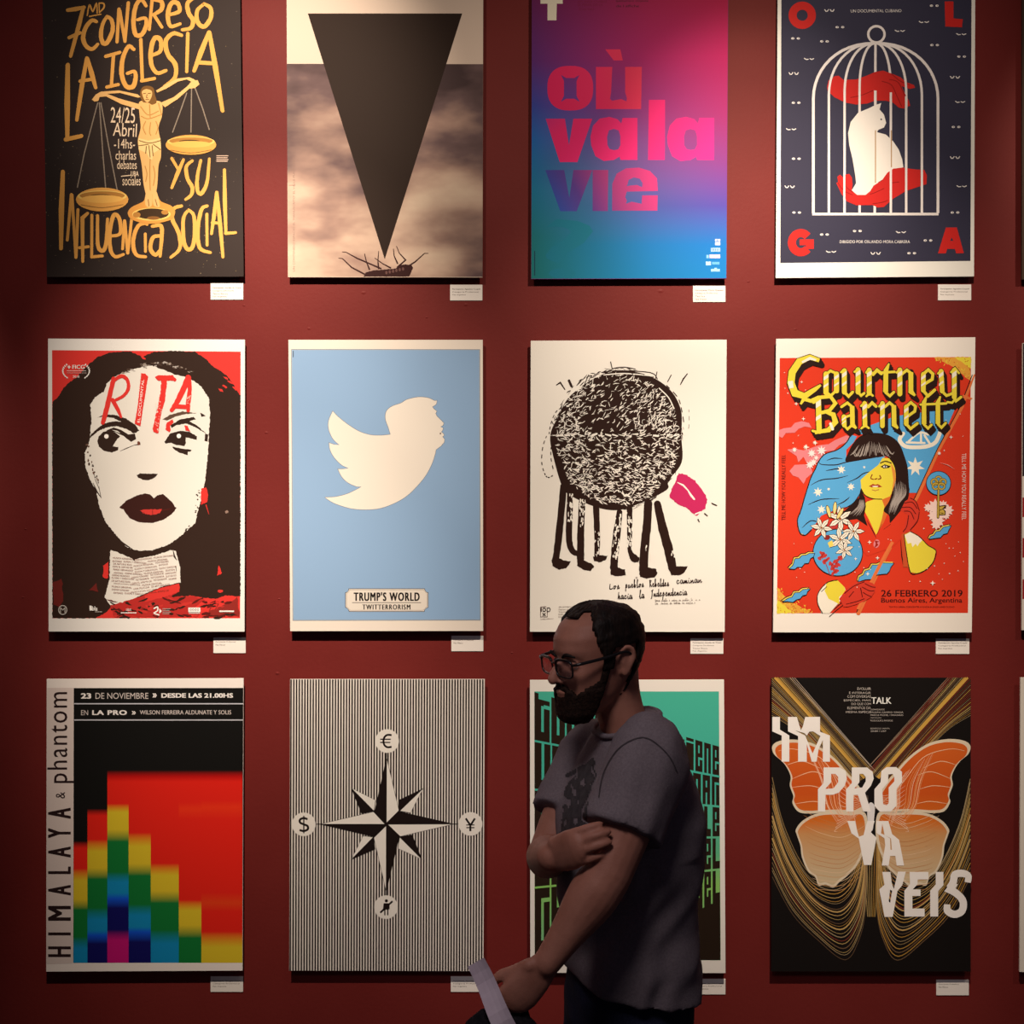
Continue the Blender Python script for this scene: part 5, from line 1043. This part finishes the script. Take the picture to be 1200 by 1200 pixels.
# ================================================================== THE MAN
from mathutils.bvhtree import BVHTree
from mathutils import noise
def W(px, py, d): return Vector(((px-600)*d/F, -D+d, CZ-(py-600)*d/F))
def tube(bm, pts, rad, n=14, sub=4, flat=None):
    """closed tapered tube through pts; rad per point; flat = (scale, axis) squashes the section"""
    q = sm([tuple(p)+(r,) for p, r in zip(pts, rad)], n=sub) if len(pts) > 2 else [tuple(p)+(r,) for p, r in zip(pts, rad)]
    P_ = [Vector(a[:3]) for a in q]; R_ = [a[3] for a in q]
    rings = []; prev = None
    def ring(c, r, t):
        nonlocal prev
        u = prev if prev else (Vector((0, 0, 1)) if abs(t.z) < .9 else Vector((1, 0, 0)))
        u = (u-t*u.dot(t)).normalized(); prev = u; v = t.cross(u)
        vs = []
        for k in range(n):
            o = u*cos(2*pi*k/n)*r+v*sin(2*pi*k/n)*r
            if flat: o -= flat[1]*o.dot(flat[1])*(1-flat[0])
            vs.append(bm.verts.new(c+o))
        return vs
    t0 = (P_[1]-P_[0]).normalized(); t1 = (P_[-1]-P_[-2]).normalized()
    seq = [(P_[0]-t0*R_[0]*sin(a), max(R_[0]*cos(a), 1e-4), t0) for a in (radians(80), radians(55), radians(28))]
    for i in range(len(P_)):
        t = (P_[min(i+1, len(P_)-1)]-P_[max(i-1, 0)]).normalized(); seq.append((P_[i], R_[i], t))
    seq += [(P_[-1]+t1*R_[-1]*sin(a), max(R_[-1]*cos(a), 1e-4), t1) for a in (radians(28), radians(55), radians(80))]
    rings = [ring(*s) for s in seq]
    for a, b in zip(rings, rings[1:]):
        for k in range(n): bm.faces.new((a[k], a[(k+1) % n], b[(k+1) % n], b[k]))
    bm.faces.new(rings[0][::-1]); bm.faces.new(rings[-1])
def loft(bm, rings):
    """closed loft of vertex rings (lists of Vectors)"""
    R_ = [[bm.verts.new(p) for p in r] for r in rings]; n = len(R_[0])
    for a, b in zip(R_, R_[1:]):
        for k in range(n): bm.faces.new((a[k], a[(k+1) % n], b[(k+1) % n], b[k]))
    bm.faces.new(R_[0][::-1]); bm.faces.new(R_[-1])
def ellipsoid(bm, c, r, rot=None, seg=16):
    m = Matrix.Translation(c) @ (rot.to_4x4() if rot else Matrix.Identity(4)) @ Matrix.Diagonal((*r, 1))
    bmesh.ops.create_uvsphere(bm, u_segments=seg, v_segments=seg//2+2, radius=1, matrix=m)
def fuse(name, bm, mat, parent, voxel=.004, smooth=6, factor=.5, fn=None):
    bmesh.ops.recalc_face_normals(bm, faces=bm.faces)
    me = bpy.data.meshes.new(name); bm.to_mesh(me); bm.free(); o = bpy.data.objects.new(name, me); COL.objects.link(o)
    m = o.modifiers.new('r', 'REMESH'); m.mode = 'VOXEL'; m.voxel_size = voxel; m.use_smooth_shade = True
    s = o.modifiers.new('s', 'SMOOTH'); s.iterations = smooth; s.factor = factor
    ev = o.evaluated_get(bpy.context.evaluated_depsgraph_get()); me2 = bpy.data.meshes.new_from_object(ev)
    o.modifiers.clear(); o.data = me2; bpy.data.meshes.remove(me); me2.name = name
    if fn:
        me2.update(); nr = [v.normal.copy() for v in me2.vertices]
        for v, n_ in zip(me2.vertices, nr): v.co = fn(v.co.copy(), n_)
    me2.materials.clear(); me2.materials.append(mat); me2.polygons.foreach_set('use_smooth', [True]*len(me2.polygons)); me2.update()
    if parent: o.parent = parent; o.matrix_parent_inverse = parent.matrix_world.inverted()
    return o
def basemat(name, c0, c1, scale, rough, bump=0, bscale=200, spec=.3, stretch=(1, 1, 1)):
    m, nt, b = nodemat(name, rough, spec); tc = nt.nodes.new('ShaderNodeTexCoord'); mp = nt.nodes.new('ShaderNodeMapping'); mp.inputs['Scale'].default_value = stretch
    nt.links.new(tc.outputs['Object'], mp.inputs[0]); z = nt.nodes.new('ShaderNodeTexNoise'); z.inputs['Scale'].default_value = scale; z.inputs['Detail'].default_value = 4
    nt.links.new(mp.outputs[0], z.inputs['Vector']); nt.links.new(ramp(nt, [(.35, (*c0, 1)), (.65, (*c1, 1))], z.outputs['Fac'], True), b.inputs['Base Color'])
    if bump:
        z2 = nt.nodes.new('ShaderNodeTexNoise'); z2.inputs['Scale'].default_value = bscale; z2.inputs['Detail'].default_value = 3; nt.links.new(mp.outputs[0], z2.inputs['Vector'])
        bp = nt.nodes.new('ShaderNodeBump'); bp.inputs['Strength'].default_value = bump; bp.inputs['Distance'].default_value = .003; nt.links.new(z2.outputs['Fac'], bp.inputs['Height']); nt.links.new(bp.outputs[0], b.inputs['Normal'])
    return m
m_skin = basemat('skin', (.33, .140, .092), (.41, .185, .125), 18, .55, .15, 300)
m_hair = basemat('dark_hair', (.006, .004, .003), (.016, .009, .006), 90, .6, .8, 160, .2, (1, 1, .3))
m_beard = basemat('beard_hair', (.010, .005, .0035), (.026, .013, .008), 160, .75, .9, 260, .15)
m_shirt = basemat('heather_grey_jersey', (.175, .150, .162), (.215, .185, .198), 220, .9, .35, 420, .1)
m_jean = basemat('navy_denim', (.010, .013, .030), (.018, .022, .045), 260, .85, .3, 500, .1)
m_shoe = basemat('black_shoe', (.012, .011, .011), (.02, .018, .018), 60, .5)
m_frame = basemat('black_acetate', (.008, .007, .007), (.012, .01, .01), 20, .3, 0, 10, .5)

yaw = radians(17); FW = Vector((-cos(yaw), -sin(yaw), 0)); LF = Vector((sin(yaw), -cos(yaw), 0)); UP = Vector((0, 0, 1))
C0 = Vector(((728-600)*2.28/F, -D+2.28, 0))       # body axis on the floor
man = bpy.data.objects.new('person', None); COL.objects.link(man); man.location = C0
prop(man, 'bearded man in glasses and grey t-shirt walking past the posters, arm across his body', 'person')
bpy.context.view_layer.update()
def B(f, l, z): return C0+FW*f+LF*l+UP*z

# ---- head
hyaw = radians(29); HF = Vector((-cos(hyaw), -sin(hyaw), 0)); HL = Vector((sin(hyaw), -cos(hyaw), 0))
tilt = radians(7)                                   # chin slightly down
HU = (UP*cos(tilt)+HF*sin(tilt)).normalized(); HFt = (HF*cos(tilt)-UP*sin(tilt)).normalized()
H0 = W(706, 834, 2.27)
def Hd(f, l, z): return H0+HFt*f+HL*l+HU*z
SLc = [(0, .078, .030, .020), (.010, .092, .004, .036), (.028, .097, -.020, .050), (.050, .095, -.045, .060), (.075, .094, -.066, .066), (.10, .092, -.086, .071), (.125, .089, -.098, .074),
      (.15, .094, -.104, .076), (.175, .090, -.103, .0755), (.20, .073, -.090, .068), (.218, .048, -.066, .052), (.230, .018, -.035, .032), (.235, .0, -.012, .012)]
def slc(z):
    for a, b in zip(SLc, SLc[1:]):
        if a[0] <= z <= b[0]: t = (z-a[0])/(b[0]-a[0]); return [a[i]+(b[i]-a[i])*t for i in range(4)]
    return list(SLc[-1] if z > .2 else SLc[0])
def headpt(z, ph, off=0):
    """ph: angle from the front, + towards his left"""
    _, f, b, w_ = slc(z); cy_ = (f+b)/2; ry = (f-b)/2+off; rx = w_+off; e = .88
    c, s_ = cos(ph), sin(ph); x = cy_+ry*math.copysign(abs(c)**e, c); y = rx*math.copysign(abs(s_)**e, s_)
    if abs(ph) < 1.4:
        g = lambda u, v, su, sv: math.exp(-((y-u)/su)**2-((z-v)/sv)**2)
        x -= .013*(g(.032, .122, .017, .013)+g(-.032, .122, .017, .013)); x += .004*(g(.03, .145, .022, .008)+g(-.03, .145, .022, .008)); x += .004*(g(.04, .095, .02, .015)+g(-.04, .095, .02, .015))
    return Hd(x, y, z)
bm = bmesh.new()
zs = [0, .005, .010, .018, .028, .038, .050, .062, .075, .088, .10, .106, .112, .118, .125, .132, .14, .15, .162, .175, .188, .20, .21, .218, .225, .230, .235]
loft(bm, [[headpt(z, 2*pi*k/40) for k in range(40)] for z in zs])
tube(bm, [Hd(.088, 0, .128), Hd(.106, 0, .112), Hd(.115, 0, .094)], [.007, .009, .0115])          # nose
for s_ in (-1, 1): ellipsoid(bm, Hd(.100, s_*.011, .089), (.009, .008, .007))
ellipsoid(bm, Hd(.096, 0, .064), (.022, .010, .0055), Matrix((HL, HFt, HU)).transposed()); ellipsoid(bm, Hd(.094, 0, .054), (.020, .010, .006), Matrix((HL, HFt, HU)).transposed())
ellipsoid(bm, Hd(.088, 0, .016), (.022, .015, .016), Matrix((HL, HFt, HU)).transposed())
for s_ in (-1, 1):                                                                                # ears
    r_ = Matrix((HFt, HL, HU)).transposed()
    tube(bm, [Hd(-.022, s_*.077, .094), Hd(-.028, s_*.082, .108), Hd(-.036, s_*.087, .125), Hd(-.034, s_*.088, .142), Hd(-.022, s_*.084, .148), Hd(-.013, s_*.079, .138), Hd(-.012, s_*.077, .12)], [.007, .006, .0055, .005, .005, .005, .005], n=8)
    ellipsoid(bm, Hd(-.022, s_*.078, .12), (.014, .006, .026), r_); ellipsoid(bm, Hd(-.018, s_*.077, .095), (.009, .006, .011), r_)
    ellipsoid(bm, Hd(.077, s_*.032, .121), (.0125, .0125, .0125))                                  # eyeballs under the lids
# ---- neck, trunk core, arms
tube(bm, [Hd(-.035, 0, .085), Hd(-.04, 0, .02), B(-.015, 0, 1.465), B(-.03, 0, 1.38)], [.058, .053, .052, .055], n=20)
tube(bm, [B(-.02, 0, 1.34), B(0, 0, 1.2), B(0, 0, 1.05), B(0, 0, .93)], [.08, .095, .09, .095], n=20)
tube(bm, [B(-.03, .14, 1.39), B(-.03, 0, 1.40), B(-.03, -.14, 1.39)], [.045, .045, .045])
SL_ = W(765, 886, 2.10); EL = W(711, 1026, 2.015); WL = W(641, 1128, 1.99)
tube(bm, [SL_, SL_*.5+EL*.5, EL], [.058, .054, .047], n=18); tube(bm, [EL, EL*.72+WL*.28, EL*.3+WL*.7, WL], [.047, .048, .033, .0265], n=18)
SR_ = W(690, 884, 2.46); ER = W(640, 1004, 2.33); WR = W(646, 1004, 2.062)
tube(bm, [SR_, SR_*.5+ER*.5, ER], [.056, .050, .042], n=18); tube(bm, [ER, ER*.7+WR*.3, WR], [.043, .045, .029], n=18)
def hand(bm, wrist, fdir, pdir, curls, spread=.0185, k=1.0, thumb=None, side=1):
    """fdir: wrist to knuckles; pdir: across the palm towards the little finger; curls: bend per finger about pdir"""
    fdir = fdir.normalized(); pdir = (pdir-fdir*pdir.dot(fdir)).normalized(); nrm = fdir.cross(pdir)*side   # nrm: out of the palm
    kn = wrist+fdir*.088*k
    tube(bm, [wrist-fdir*.01, wrist+fdir*.035*k, kn-fdir*.012*k], [.026*k, .036*k, .039*k], n=16, flat=(.42, nrm))
    ln = [.068, .076, .071, .056]; rd = [.0088, .0092, .0088, .0078]
    for i in range(4):
        p = kn+pdir*spread*k*(i-1.5)-fdir*(.012 if i == 3 else .004 if i == 0 else 0)*k; d = fdir.copy(); pts = [p-fdir*.02*k, p]; c = curls[i]
        for j, fr_ in enumerate((.45, .30, .25)):
            d = (Matrix.Rotation(-c[j]*side, 3, pdir) @ d).normalized(); p = p+d*ln[i]*fr_*k; pts.append(p)
        tube(bm, pts, [rd[i]*k*q for q in (1.1, 1.12, 1.0, .92, .75)], n=10, sub=3)
    t0 = wrist+fdir*.025*k-pdir*.022*k
    th = thumb or [(.018, -.030, .012), (.042, -.046, .022), (.064, -.052, .03)]
    tube(bm, [t0]+[wrist+fdir*a*k+pdir*b*k+nrm*c*k for a, b, c in [(.035+x[0], x[1], x[2]) for x in th]], [.015*k, .0125*k, .0112*k, .0085*k], n=10, sub=3)
# right hand closes over the left forearm, knuckles towards the lens
kn_dir = W(682, 991, 1.980)-WR
hand(bm, WR, kn_dir, Vector((0, .10, -1)), [(.42, .35, .35), (.42, .38, .35), (.42, .38, .35), (.4, .36, .35)], k=.98, spread=.0185, thumb=[(.01, -.026, .02), (.03, -.026, .04), (.04, -.022, .06)])
# left hand hangs forward holding the sheet and the bag strap
hand(bm, WL, W(606, 1168, 1.985)-WL, Vector((.9, .15, -.45)), [(.25, .4, .3), (.3, .5, .4), (.4, .6, .5), (.5, .7, .5)], k=1.0, side=-1, thumb=[(.02, -.032, .012), (.045, -.042, .022), (.068, -.042, .03)])
# legs in mid stride, feet
HLx, HRx = B(0, .078, .86), B(0, -.078, .86); KL, KR = B(.13, .09, .50), B(.02, -.09, .48); AL, AR = B(.20, .09, .10), B(-.30, -.09, .16)
tube(bm, [HLx, KL, AL], [.070, .052, .036], n=16); tube(bm, [HRx, KR, AR], [.070, .052, .036], n=16)
tube(bm, [AL, B(.24, .09, .045), B(.34, .09, .03)], [.036, .038, .03], n=12); tube(bm, [AR, B(-.27, -.09, .08), B(-.18, -.09, .032)], [.036, .038, .03], n=12)
body = fuse('body', bm, m_skin, man, .0037, 4, .5)
# ---- shirt
bm = bmesh.new()
def tr(z, f, b, w_, cl=0, n=40, e=.82):
    out = []
    for k in range(n):
        a = 2*pi*k/n; c, s_ = cos(a), sin(a); x = (f+b)/2+(f-b)/2*math.copysign(abs(c)**e, c); y = w_*math.copysign(abs(s_)**e, s_); out.append(B(x, y+cl, z))
    return out
def hem(z0, d, f, b, w_):
    out = tr(z0, f, b, w_)
    for p in out:
        u = (p-C0).dot(FW); p.z += d*(u-(f+b)/2)/((f-b)/2)
    return out
loft(bm, [hem(.950, .026, .125, -.158, .183), hem(.975, .020, .126, -.158, .183), tr(1.02, .126, -.155, .183), tr(1.08, .128, -.148, .178), tr(1.16, .132, -.148, .180), tr(1.24, .132, -.155, .188), tr(1.31, .122, -.158, .195), tr(1.37, .098, -.148, .192), tr(1.41, .075, -.132, .175), hem(1.445, -.008, .066, -.112, .135), hem(1.475, -.014, .059, -.092, .098), hem(1.498, -.020, .054, -.082, .072), hem(1.506, -.022, .050, -.078, .064)])
def sleeve(S, E, t, r0, r1):
    d = (E-S).normalized(); e_ = S+(E-S)*t; tip = e_
    u = d.cross(UP).normalized(); v = d.cross(u); n = 26; ring = []
    for q, r in ((-.02, r0*.9), (.0, r0), (.25, r0*1.02), (.5, r0), (.75, (r0+r1)/2), (1, r1)):
        c = S+(e_-S)*q if q >= 0 else S+d*q; ring.append([c+u*r*cos(2*pi*k/n)+v*r*sin(2*pi*k/n)*1.05 for k in range(n)])
    loft(bm, ring)
sleeve(SL_+Vector((0, .02, .0)), EL, .66, .082, .079); sleeve(SR_, ER, .62, .078, .074)
tube(bm, [B(-.03, .095, 1.435), SL_+Vector((0, .015, .005))], [.06, .075], n=18); tube(bm, [B(-.03, -.095, 1.435), SR_+Vector((0, 0, .005))], [.06, .072], n=18)
def wr(p, n_):
    q = p-C0; f, l, z = q.dot(FW), q.dot(LF), p.z
    # drag folds fanning from the elbow crook to the back hem, and sleeve creases
    s1 = noise.noise(Vector((f*7+z*9, l*6, z*3-f*6)))*.010
    s2 = math.sin((z*.8+f*1.3)*55+noise.noise(q*7)*4)*.0035*(1 if z < 1.25 else .35)
    s3 = noise.noise(q*16)*.004
    return p+n_*(s1+s2+s3)
shirt = fuse('t_shirt', bm, m_shirt, man, .006, 8, .5, wr); shirt['label'] = 'heather grey short-sleeved t-shirt'
# collar rib
bm = bmesh.new(); cr = hem(1.503, -.022, .056, -.082, .069)
for i in range(40): tube(bm, [cr[i], cr[(i+1) % 40]], [.0065, .0065], n=8)
fuse('collar', bm, m_shirt, shirt, .003, 2)
# dark bird print on the chest, laid on the cloth
dg = bpy.context.evaluated_depsgraph_get()
bvh = BVHTree.FromPolygons([v.co.copy() for v in shirt.data.vertices], [tuple(p.vertices) for p in shirt.data.polygons])
def inpoly(x, y, P_):
    r = False
    for i in range(len(P_)):
        (x0, y0), (x1, y1) = P_[i], P_[i-1]
        if (y0 > y) != (y1 > y) and x < (x1-x0)*(y-y0)/(y1-y0)+x0: r = not r
    return r
shape = [[(673, 903), (686, 896), (694, 888), (700, 890), (696, 900), (700, 908), (694, 920), (690, 935), (688, 960), (692, 1000), (668, 1004), (656, 985), (660, 950), (662, 925), (668, 915), (676, 908)], [(662, 908), (684, 896), (686, 900), (664, 912)]]
V, Fc = [], []; st = 1.6
y = 885
while y < 1006:
    x = 650
    while x < 706:
        if any(inpoly(x+st/2, y+st/2, s_) for s_ in shape) and noise.noise(Vector((x*.22, y*.09, 1))) < .28:
            quad = []
            for u, v in ((x, y), (x+st, y), (x+st, y+st), (x, y+st)):
                o_ = Vector((0, -D, CZ)); dr = (W(u, v, 2)-o_).normalized(); h = bvh.ray_cast(o_, dr)
                if h[0] is None: quad = None; break
                quad.append(h[0]+h[1]*.0012)
            if quad and max((a_-b_).length for a_ in quad for b_ in quad) < .02: n = len(V); V += quad; Fc.append((n, n+3, n+2, n+1))
        x += st
    y += st
pr = mesh('chest_print', V, Fc, basemat('faded_ink', (.035, .033, .036), (.06, .055, .058), 60, .9)); pr.parent = shirt; pr.matrix_parent_inverse = shirt.matrix_world.inverted(); pr['label'] = 'faded dark bird print'
pr.parent = shirt
o_ = Vector((0, -D, CZ))
for seam in (((702, 935), (706, 912), (714, 893), (726, 877), (742, 867), (757, 865), (772, 874), (785, 888), (793, 905)),):
    V, Fc = [], []; q = sm(seam, n=6)
    for i, (u, v) in enumerate(q):
        a_, b_ = q[max(i-1, 0)], q[min(i+1, len(q)-1)]; dx, dy = b_[0]-a_[0], b_[1]-a_[1]; l_ = math.hypot(dx, dy)
        for sg in (-1, 1):
            h = bvh.ray_cast(o_, (W(u-dy/l_*.75*sg, v+dx/l_*.75*sg, 2)-o_).normalized()); V.append(h[0]+h[1]*.0012 if h[0] else V[-1])
    Fc = [(2*i, 2*i+1, 2*i+3, 2*i+2) for i in range(len(q)-1)]
    sea = mesh('shoulder_seam', V, Fc, basemat('seam_thread', (.05, .042, .046), (.07, .06, .065), 60, .9)); sea.parent = shirt; sea.matrix_parent_inverse = shirt.matrix_world.inverted()
# ---- trousers and shoes
bm = bmesh.new()
loft(bm, [tr(1.04, .100, -.125, .150), tr(.96, .108, -.138, .158), tr(.86, .112, -.140, .165), tr(.82, .10, -.12, .16)])
tube(bm, [B(0, .09, .86), KL, AL+Vector((0, 0, .02))], [.100, .076, .062], n=20); tube(bm, [B(-.01, -.09, .86), KR, AR+Vector((0, 0, .02))], [.100, .076, .062], n=20)
tro = fuse('trousers', bm, m_jean, man, .007, 6, .5, lambda p, n_: p+n_*noise.noise(p*14)*.006)
for nm, A_, T_, M_ in (('shoe', AL, B(.36, .09, .035), B(.25, .09, .045)), ('shoe', AR, B(-.17, -.09, .035), B(-.26, -.09, .085))):
    bm = bmesh.new(); tube(bm, [A_-FW*.03+Vector((0, 0, -.04)), M_, T_], [.046, .047, .038], n=18); fuse(nm, bm, m_shoe, man, .006, 4)
# ---- hair, beard, brows
def shell(name, mask, off, mat, jag=0, thick=.006, parent=body, nz=64, nph=96, grow=None):
    V, Fc = [], []; ids = {}
    def vid(i, j, layer):
        k = (i, j % nph, layer)
        if k not in ids:
            z = .001+.2335*i/nz; ph = -pi+2*pi*(j % nph)/nph; o_ = off if layer else -.003
            if layer and grow: o_ *= grow(z, ph)
            if layer: o_ += noise.noise(Vector((z*160, ph*14, 3)))*jag
            ids[k] = len(V); p = headpt(z, ph, o_)
            if z < .04 and layer: p -= HU*o_*.8
            if z > .19 and layer: p += HU*o_*.8
            V.append(p)
        return ids[k]
    cells = {(i, j) for i in range(nz) for j in range(nph) if mask(.001+.2335*(i+.5)/nz, -pi+2*pi*(j+.5)/nph)}
    for i, j in cells:
        Fc.append((vid(i, j, 1), vid(i, j+1, 1), vid(i+1, j+1, 1), vid(i+1, j, 1))); Fc.append((vid(i, j, 0), vid(i+1, j, 0), vid(i+1, j+1, 0), vid(i, j+1, 0)))
        for (ni, nj), (a_, b_) in {(i-1, j): ((i, j), (i, j+1)), (i+1, j): ((i+1, j+1), (i+1, j)), (i, (j-1) % nph): ((i+1, j), (i, j)), (i, (j+1) % nph): ((i, j+1), (i+1, j+1))}.items():
            if (ni, nj) not in cells: Fc.append((vid(*a_, 0), vid(*b_, 0), vid(*b_, 1), vid(*a_, 1)))
    if max(i for i, j in cells) == nz-1: Fc.append(tuple(vid(nz, j, 1) for j in range(nph)))
    o = mesh(name, V, Fc, mat, smooth=True); o.parent = parent; o.matrix_parent_inverse = parent.matrix_world.inverted()
    m = o.modifiers.new('s', 'SMOOTH'); m.iterations = 2; return o
def hair_mask(z, ph):
    a = abs(ph)*180/pi; a += 5*noise.noise(Vector((z*90, ph*9, 0)))
    if a < 22: lo = .214
    elif a < 50: lo = .222-.0*(a-22)
    elif a < 64: lo = .222-(a-50)/14*.05
    elif a < 72: lo = .172-(a-64)/8*.03
    elif a < 84: lo = .108
    elif a < 118: lo = .152
    elif a < 128: lo = .152-(a-118)/10*.10
    else: lo = .040
    return z > lo
shell('hair', hair_mask, .009, m_hair, .004, grow=lambda z, ph: .55 if abs(ph) < 1.1 else 1.0)
def beard_mask(z, ph):
    a = abs(ph)*180/pi; j = .004*noise.noise(Vector((z*70, ph*12, 5)))
    if a > 84: return False
    top = .078 if a < 16 else .074-(a-16)/20*.012 if a < 36 else .062+(a-36)/34*.022 if a < 70 else .120
    if a < 13 and .054 < z < .067: return False
    return z < top+j and not (a < 8 and z > .083)
shell('beard', beard_mask, .0085, m_beard, .003, grow=lambda z, ph: 1.25 if z < .03 else .7 if z > .07 else 1.0)
for s_ in (-1, 1):
    bm = bmesh.new(); tube(bm, [Hd(.094, s_*.014, .139), Hd(.0945, s_*.030, .146), Hd(.085, s_*.048, .141)], [.0032, .0042, .0022], n=8); fuse('eyebrow', bm, m_hair, body, .0016, 1)
    V, Fc = [], []
    bm = bmesh.new(); ellipsoid(bm, Hd(.0765, s_*.032, .1205), (.0118, .0118, .0118)); e_ = fuse('eye', bm, basemat('eye_white', (.35, .32, .30), (.4, .36, .33), 10, .2), body, .0015, 1)
# ---- glasses
def lp(s_, w_, h, y, z, f): 
    out = []
    for k in range(28):
        a = 2*pi*k/28; c, t = cos(a), sin(a); u = w_*math.copysign(abs(c)**.55, c); v = h*math.copysign(abs(t)**.6, t); out.append(Hd(f-abs(y*s_+u)*.12, y*s_+u, z+v))
    return out
bm = bmesh.new()
for s_ in (-1, 1):
    P_ = lp(s_, .0275, .0185, .034, .119, .109)
    for k in range(28): tube(bm, [P_[k], P_[(k+1) % 28]], [.0024]*2 if not 2 < k < 12 else [.0036]*2, n=6)
tube(bm, [Hd(.107, -.008, .127), Hd(.110, 0, .129), Hd(.107, .008, .127)], [.0022]*3, n=6)
gl = fuse('glasses', bm, m_frame, man, .0011, 1); gl['label'] = 'black rectangular glasses'
for s_ in (-1, 1):
    bm = bmesh.new(); tube(bm, [Hd(.102, s_*.061, .129), Hd(.09, s_*.077, .132), Hd(.03, s_*.0835, .135), Hd(-.015, s_*.086, .139), Hd(-.035, s_*.085, .128), Hd(-.045, s_*.083, .112)], [.003, .0036, .0036, .0032, .0026, .002], n=8); fuse('temple_arm', bm, m_frame, gl, .0013, 1)
    P_ = lp(s_, .0255, .0165, .034, .119, .1085); c_ = sum(P_, Vector())/28
    m_gl, nt, b = nodemat('lens_glass', .03, .5); b.inputs['Transmission Weight'].default_value = 1; b.inputs['IOR'].default_value = 1.45; b.inputs['Base Color'].default_value = (.95, .95, .97, 1)
    V = P_+[p-HFt*.0015 for p in P_]+[c_+HFt*.0004, c_-HFt*.0019]; Fc = [(k, (k+1) % 28, 56) for k in range(28)]+[(28+(k+1) % 28, 28+k, 57) for k in range(28)]+[(k, k+28, 28+(k+1) % 28, (k+1) % 28) for k in range(28)]
    o = mesh('lens', V, Fc, m_gl); o.parent = gl; o.matrix_parent_inverse = gl.matrix_world.inverted()
# ---- folded sheet in his left hand
sh = [W(548, 1133, 1.99), W(567, 1122, 1.99), W(594, 1170, 1.972), W(612, 1215, 1.935), W(588, 1228, 1.935), W(570, 1178, 1.972)]
nrm = (sh[1]-sh[0]).cross(sh[3]-sh[0]).normalized(); V, Fc = [], []
rows_ = []
for i in range(9):
    t = i/8; a_ = sh[0].lerp(sh[4], t); b_ = sh[1].lerp(sh[3], t); q = []
    for j in range(5):
        u = j/4; q.append(a_.lerp(b_, u)+nrm*(.004*sin(u*pi)+.006*sin(t*2.2*pi)))
    rows_.append(q)
for side in (0, 1):
    for q in rows_: V += [p+nrm*(.0016 if side else 0) for p in q]
for i in range(8):
    for j in range(4):
        n = i*5+j; Fc.append((n, n+1, n+6, n+5)); Fc.append((45+n+5, 45+n+6, 45+n+1, 45+n))
rim = [j for j in range(5)]+[i*5+4 for i in range(1, 9)]+[40+j for j in (3, 2, 1, 0)]+[i*5 for i in range(7, 0, -1)]
for a_, b_ in zip(rim, rim[1:]+rim[:1]): Fc.append((a_, a_+45, b_+45, b_))
o = mesh('folded_leaflet', V, Fc, basemat('matte_paper', (.56, .48, .54), (.62, .54, .60), 30, .8), smooth=False)
prop(o, 'folded pale lilac paper leaflet held in the walking man hand', 'leaflet')
# ---- black bag hanging from the same hand
bag = bpy.data.objects.new('black_bag', None); COL.objects.link(bag); bc = W(588, 1242, 1.995); bag.location = bc; prop(bag, 'soft black bag hanging from the walking man left hand', 'bag'); bpy.context.view_layer.update()
m_bag = basemat('black_fabric', (.006, .006, .008), (.012, .011, .014), 120, .85, .4, 200, .15)
bm = bmesh.new(); rr = []
for z, a_, b_ in ((-.22, .10, .04), (-.21, .12, .055), (-.15, .135, .065), (-.08, .13, .062), (-.02, .115, .052), (.03, .102, .042), (.06, .082, .033), (.085, .05, .022), (.097, .02, .01)):
    rr.append([bc+Vector((a_*cos(2*pi*k/28)*.82, b_*sin(2*pi*k/28), z+.012*cos(4*pi*k/28))) for k in range(28)])
loft(bm, rr); bg = fuse('bag_body', bm, m_bag, bag, .006, 3, .5, lambda p, n_: p+n_*noise.noise(p*12)*.012)
bm = bmesh.new(); tube(bm, [bc+Vector((-.035, 0, .06)), bc+Vector((-.02, -.01, .10)), W(603, 1176, 2.005), bc+Vector((.04, 0, .10)), bc+Vector((.055, 0, .05))], [.008]*5, n=10); fuse('strap', bm, m_bag, bag, .003, 2)
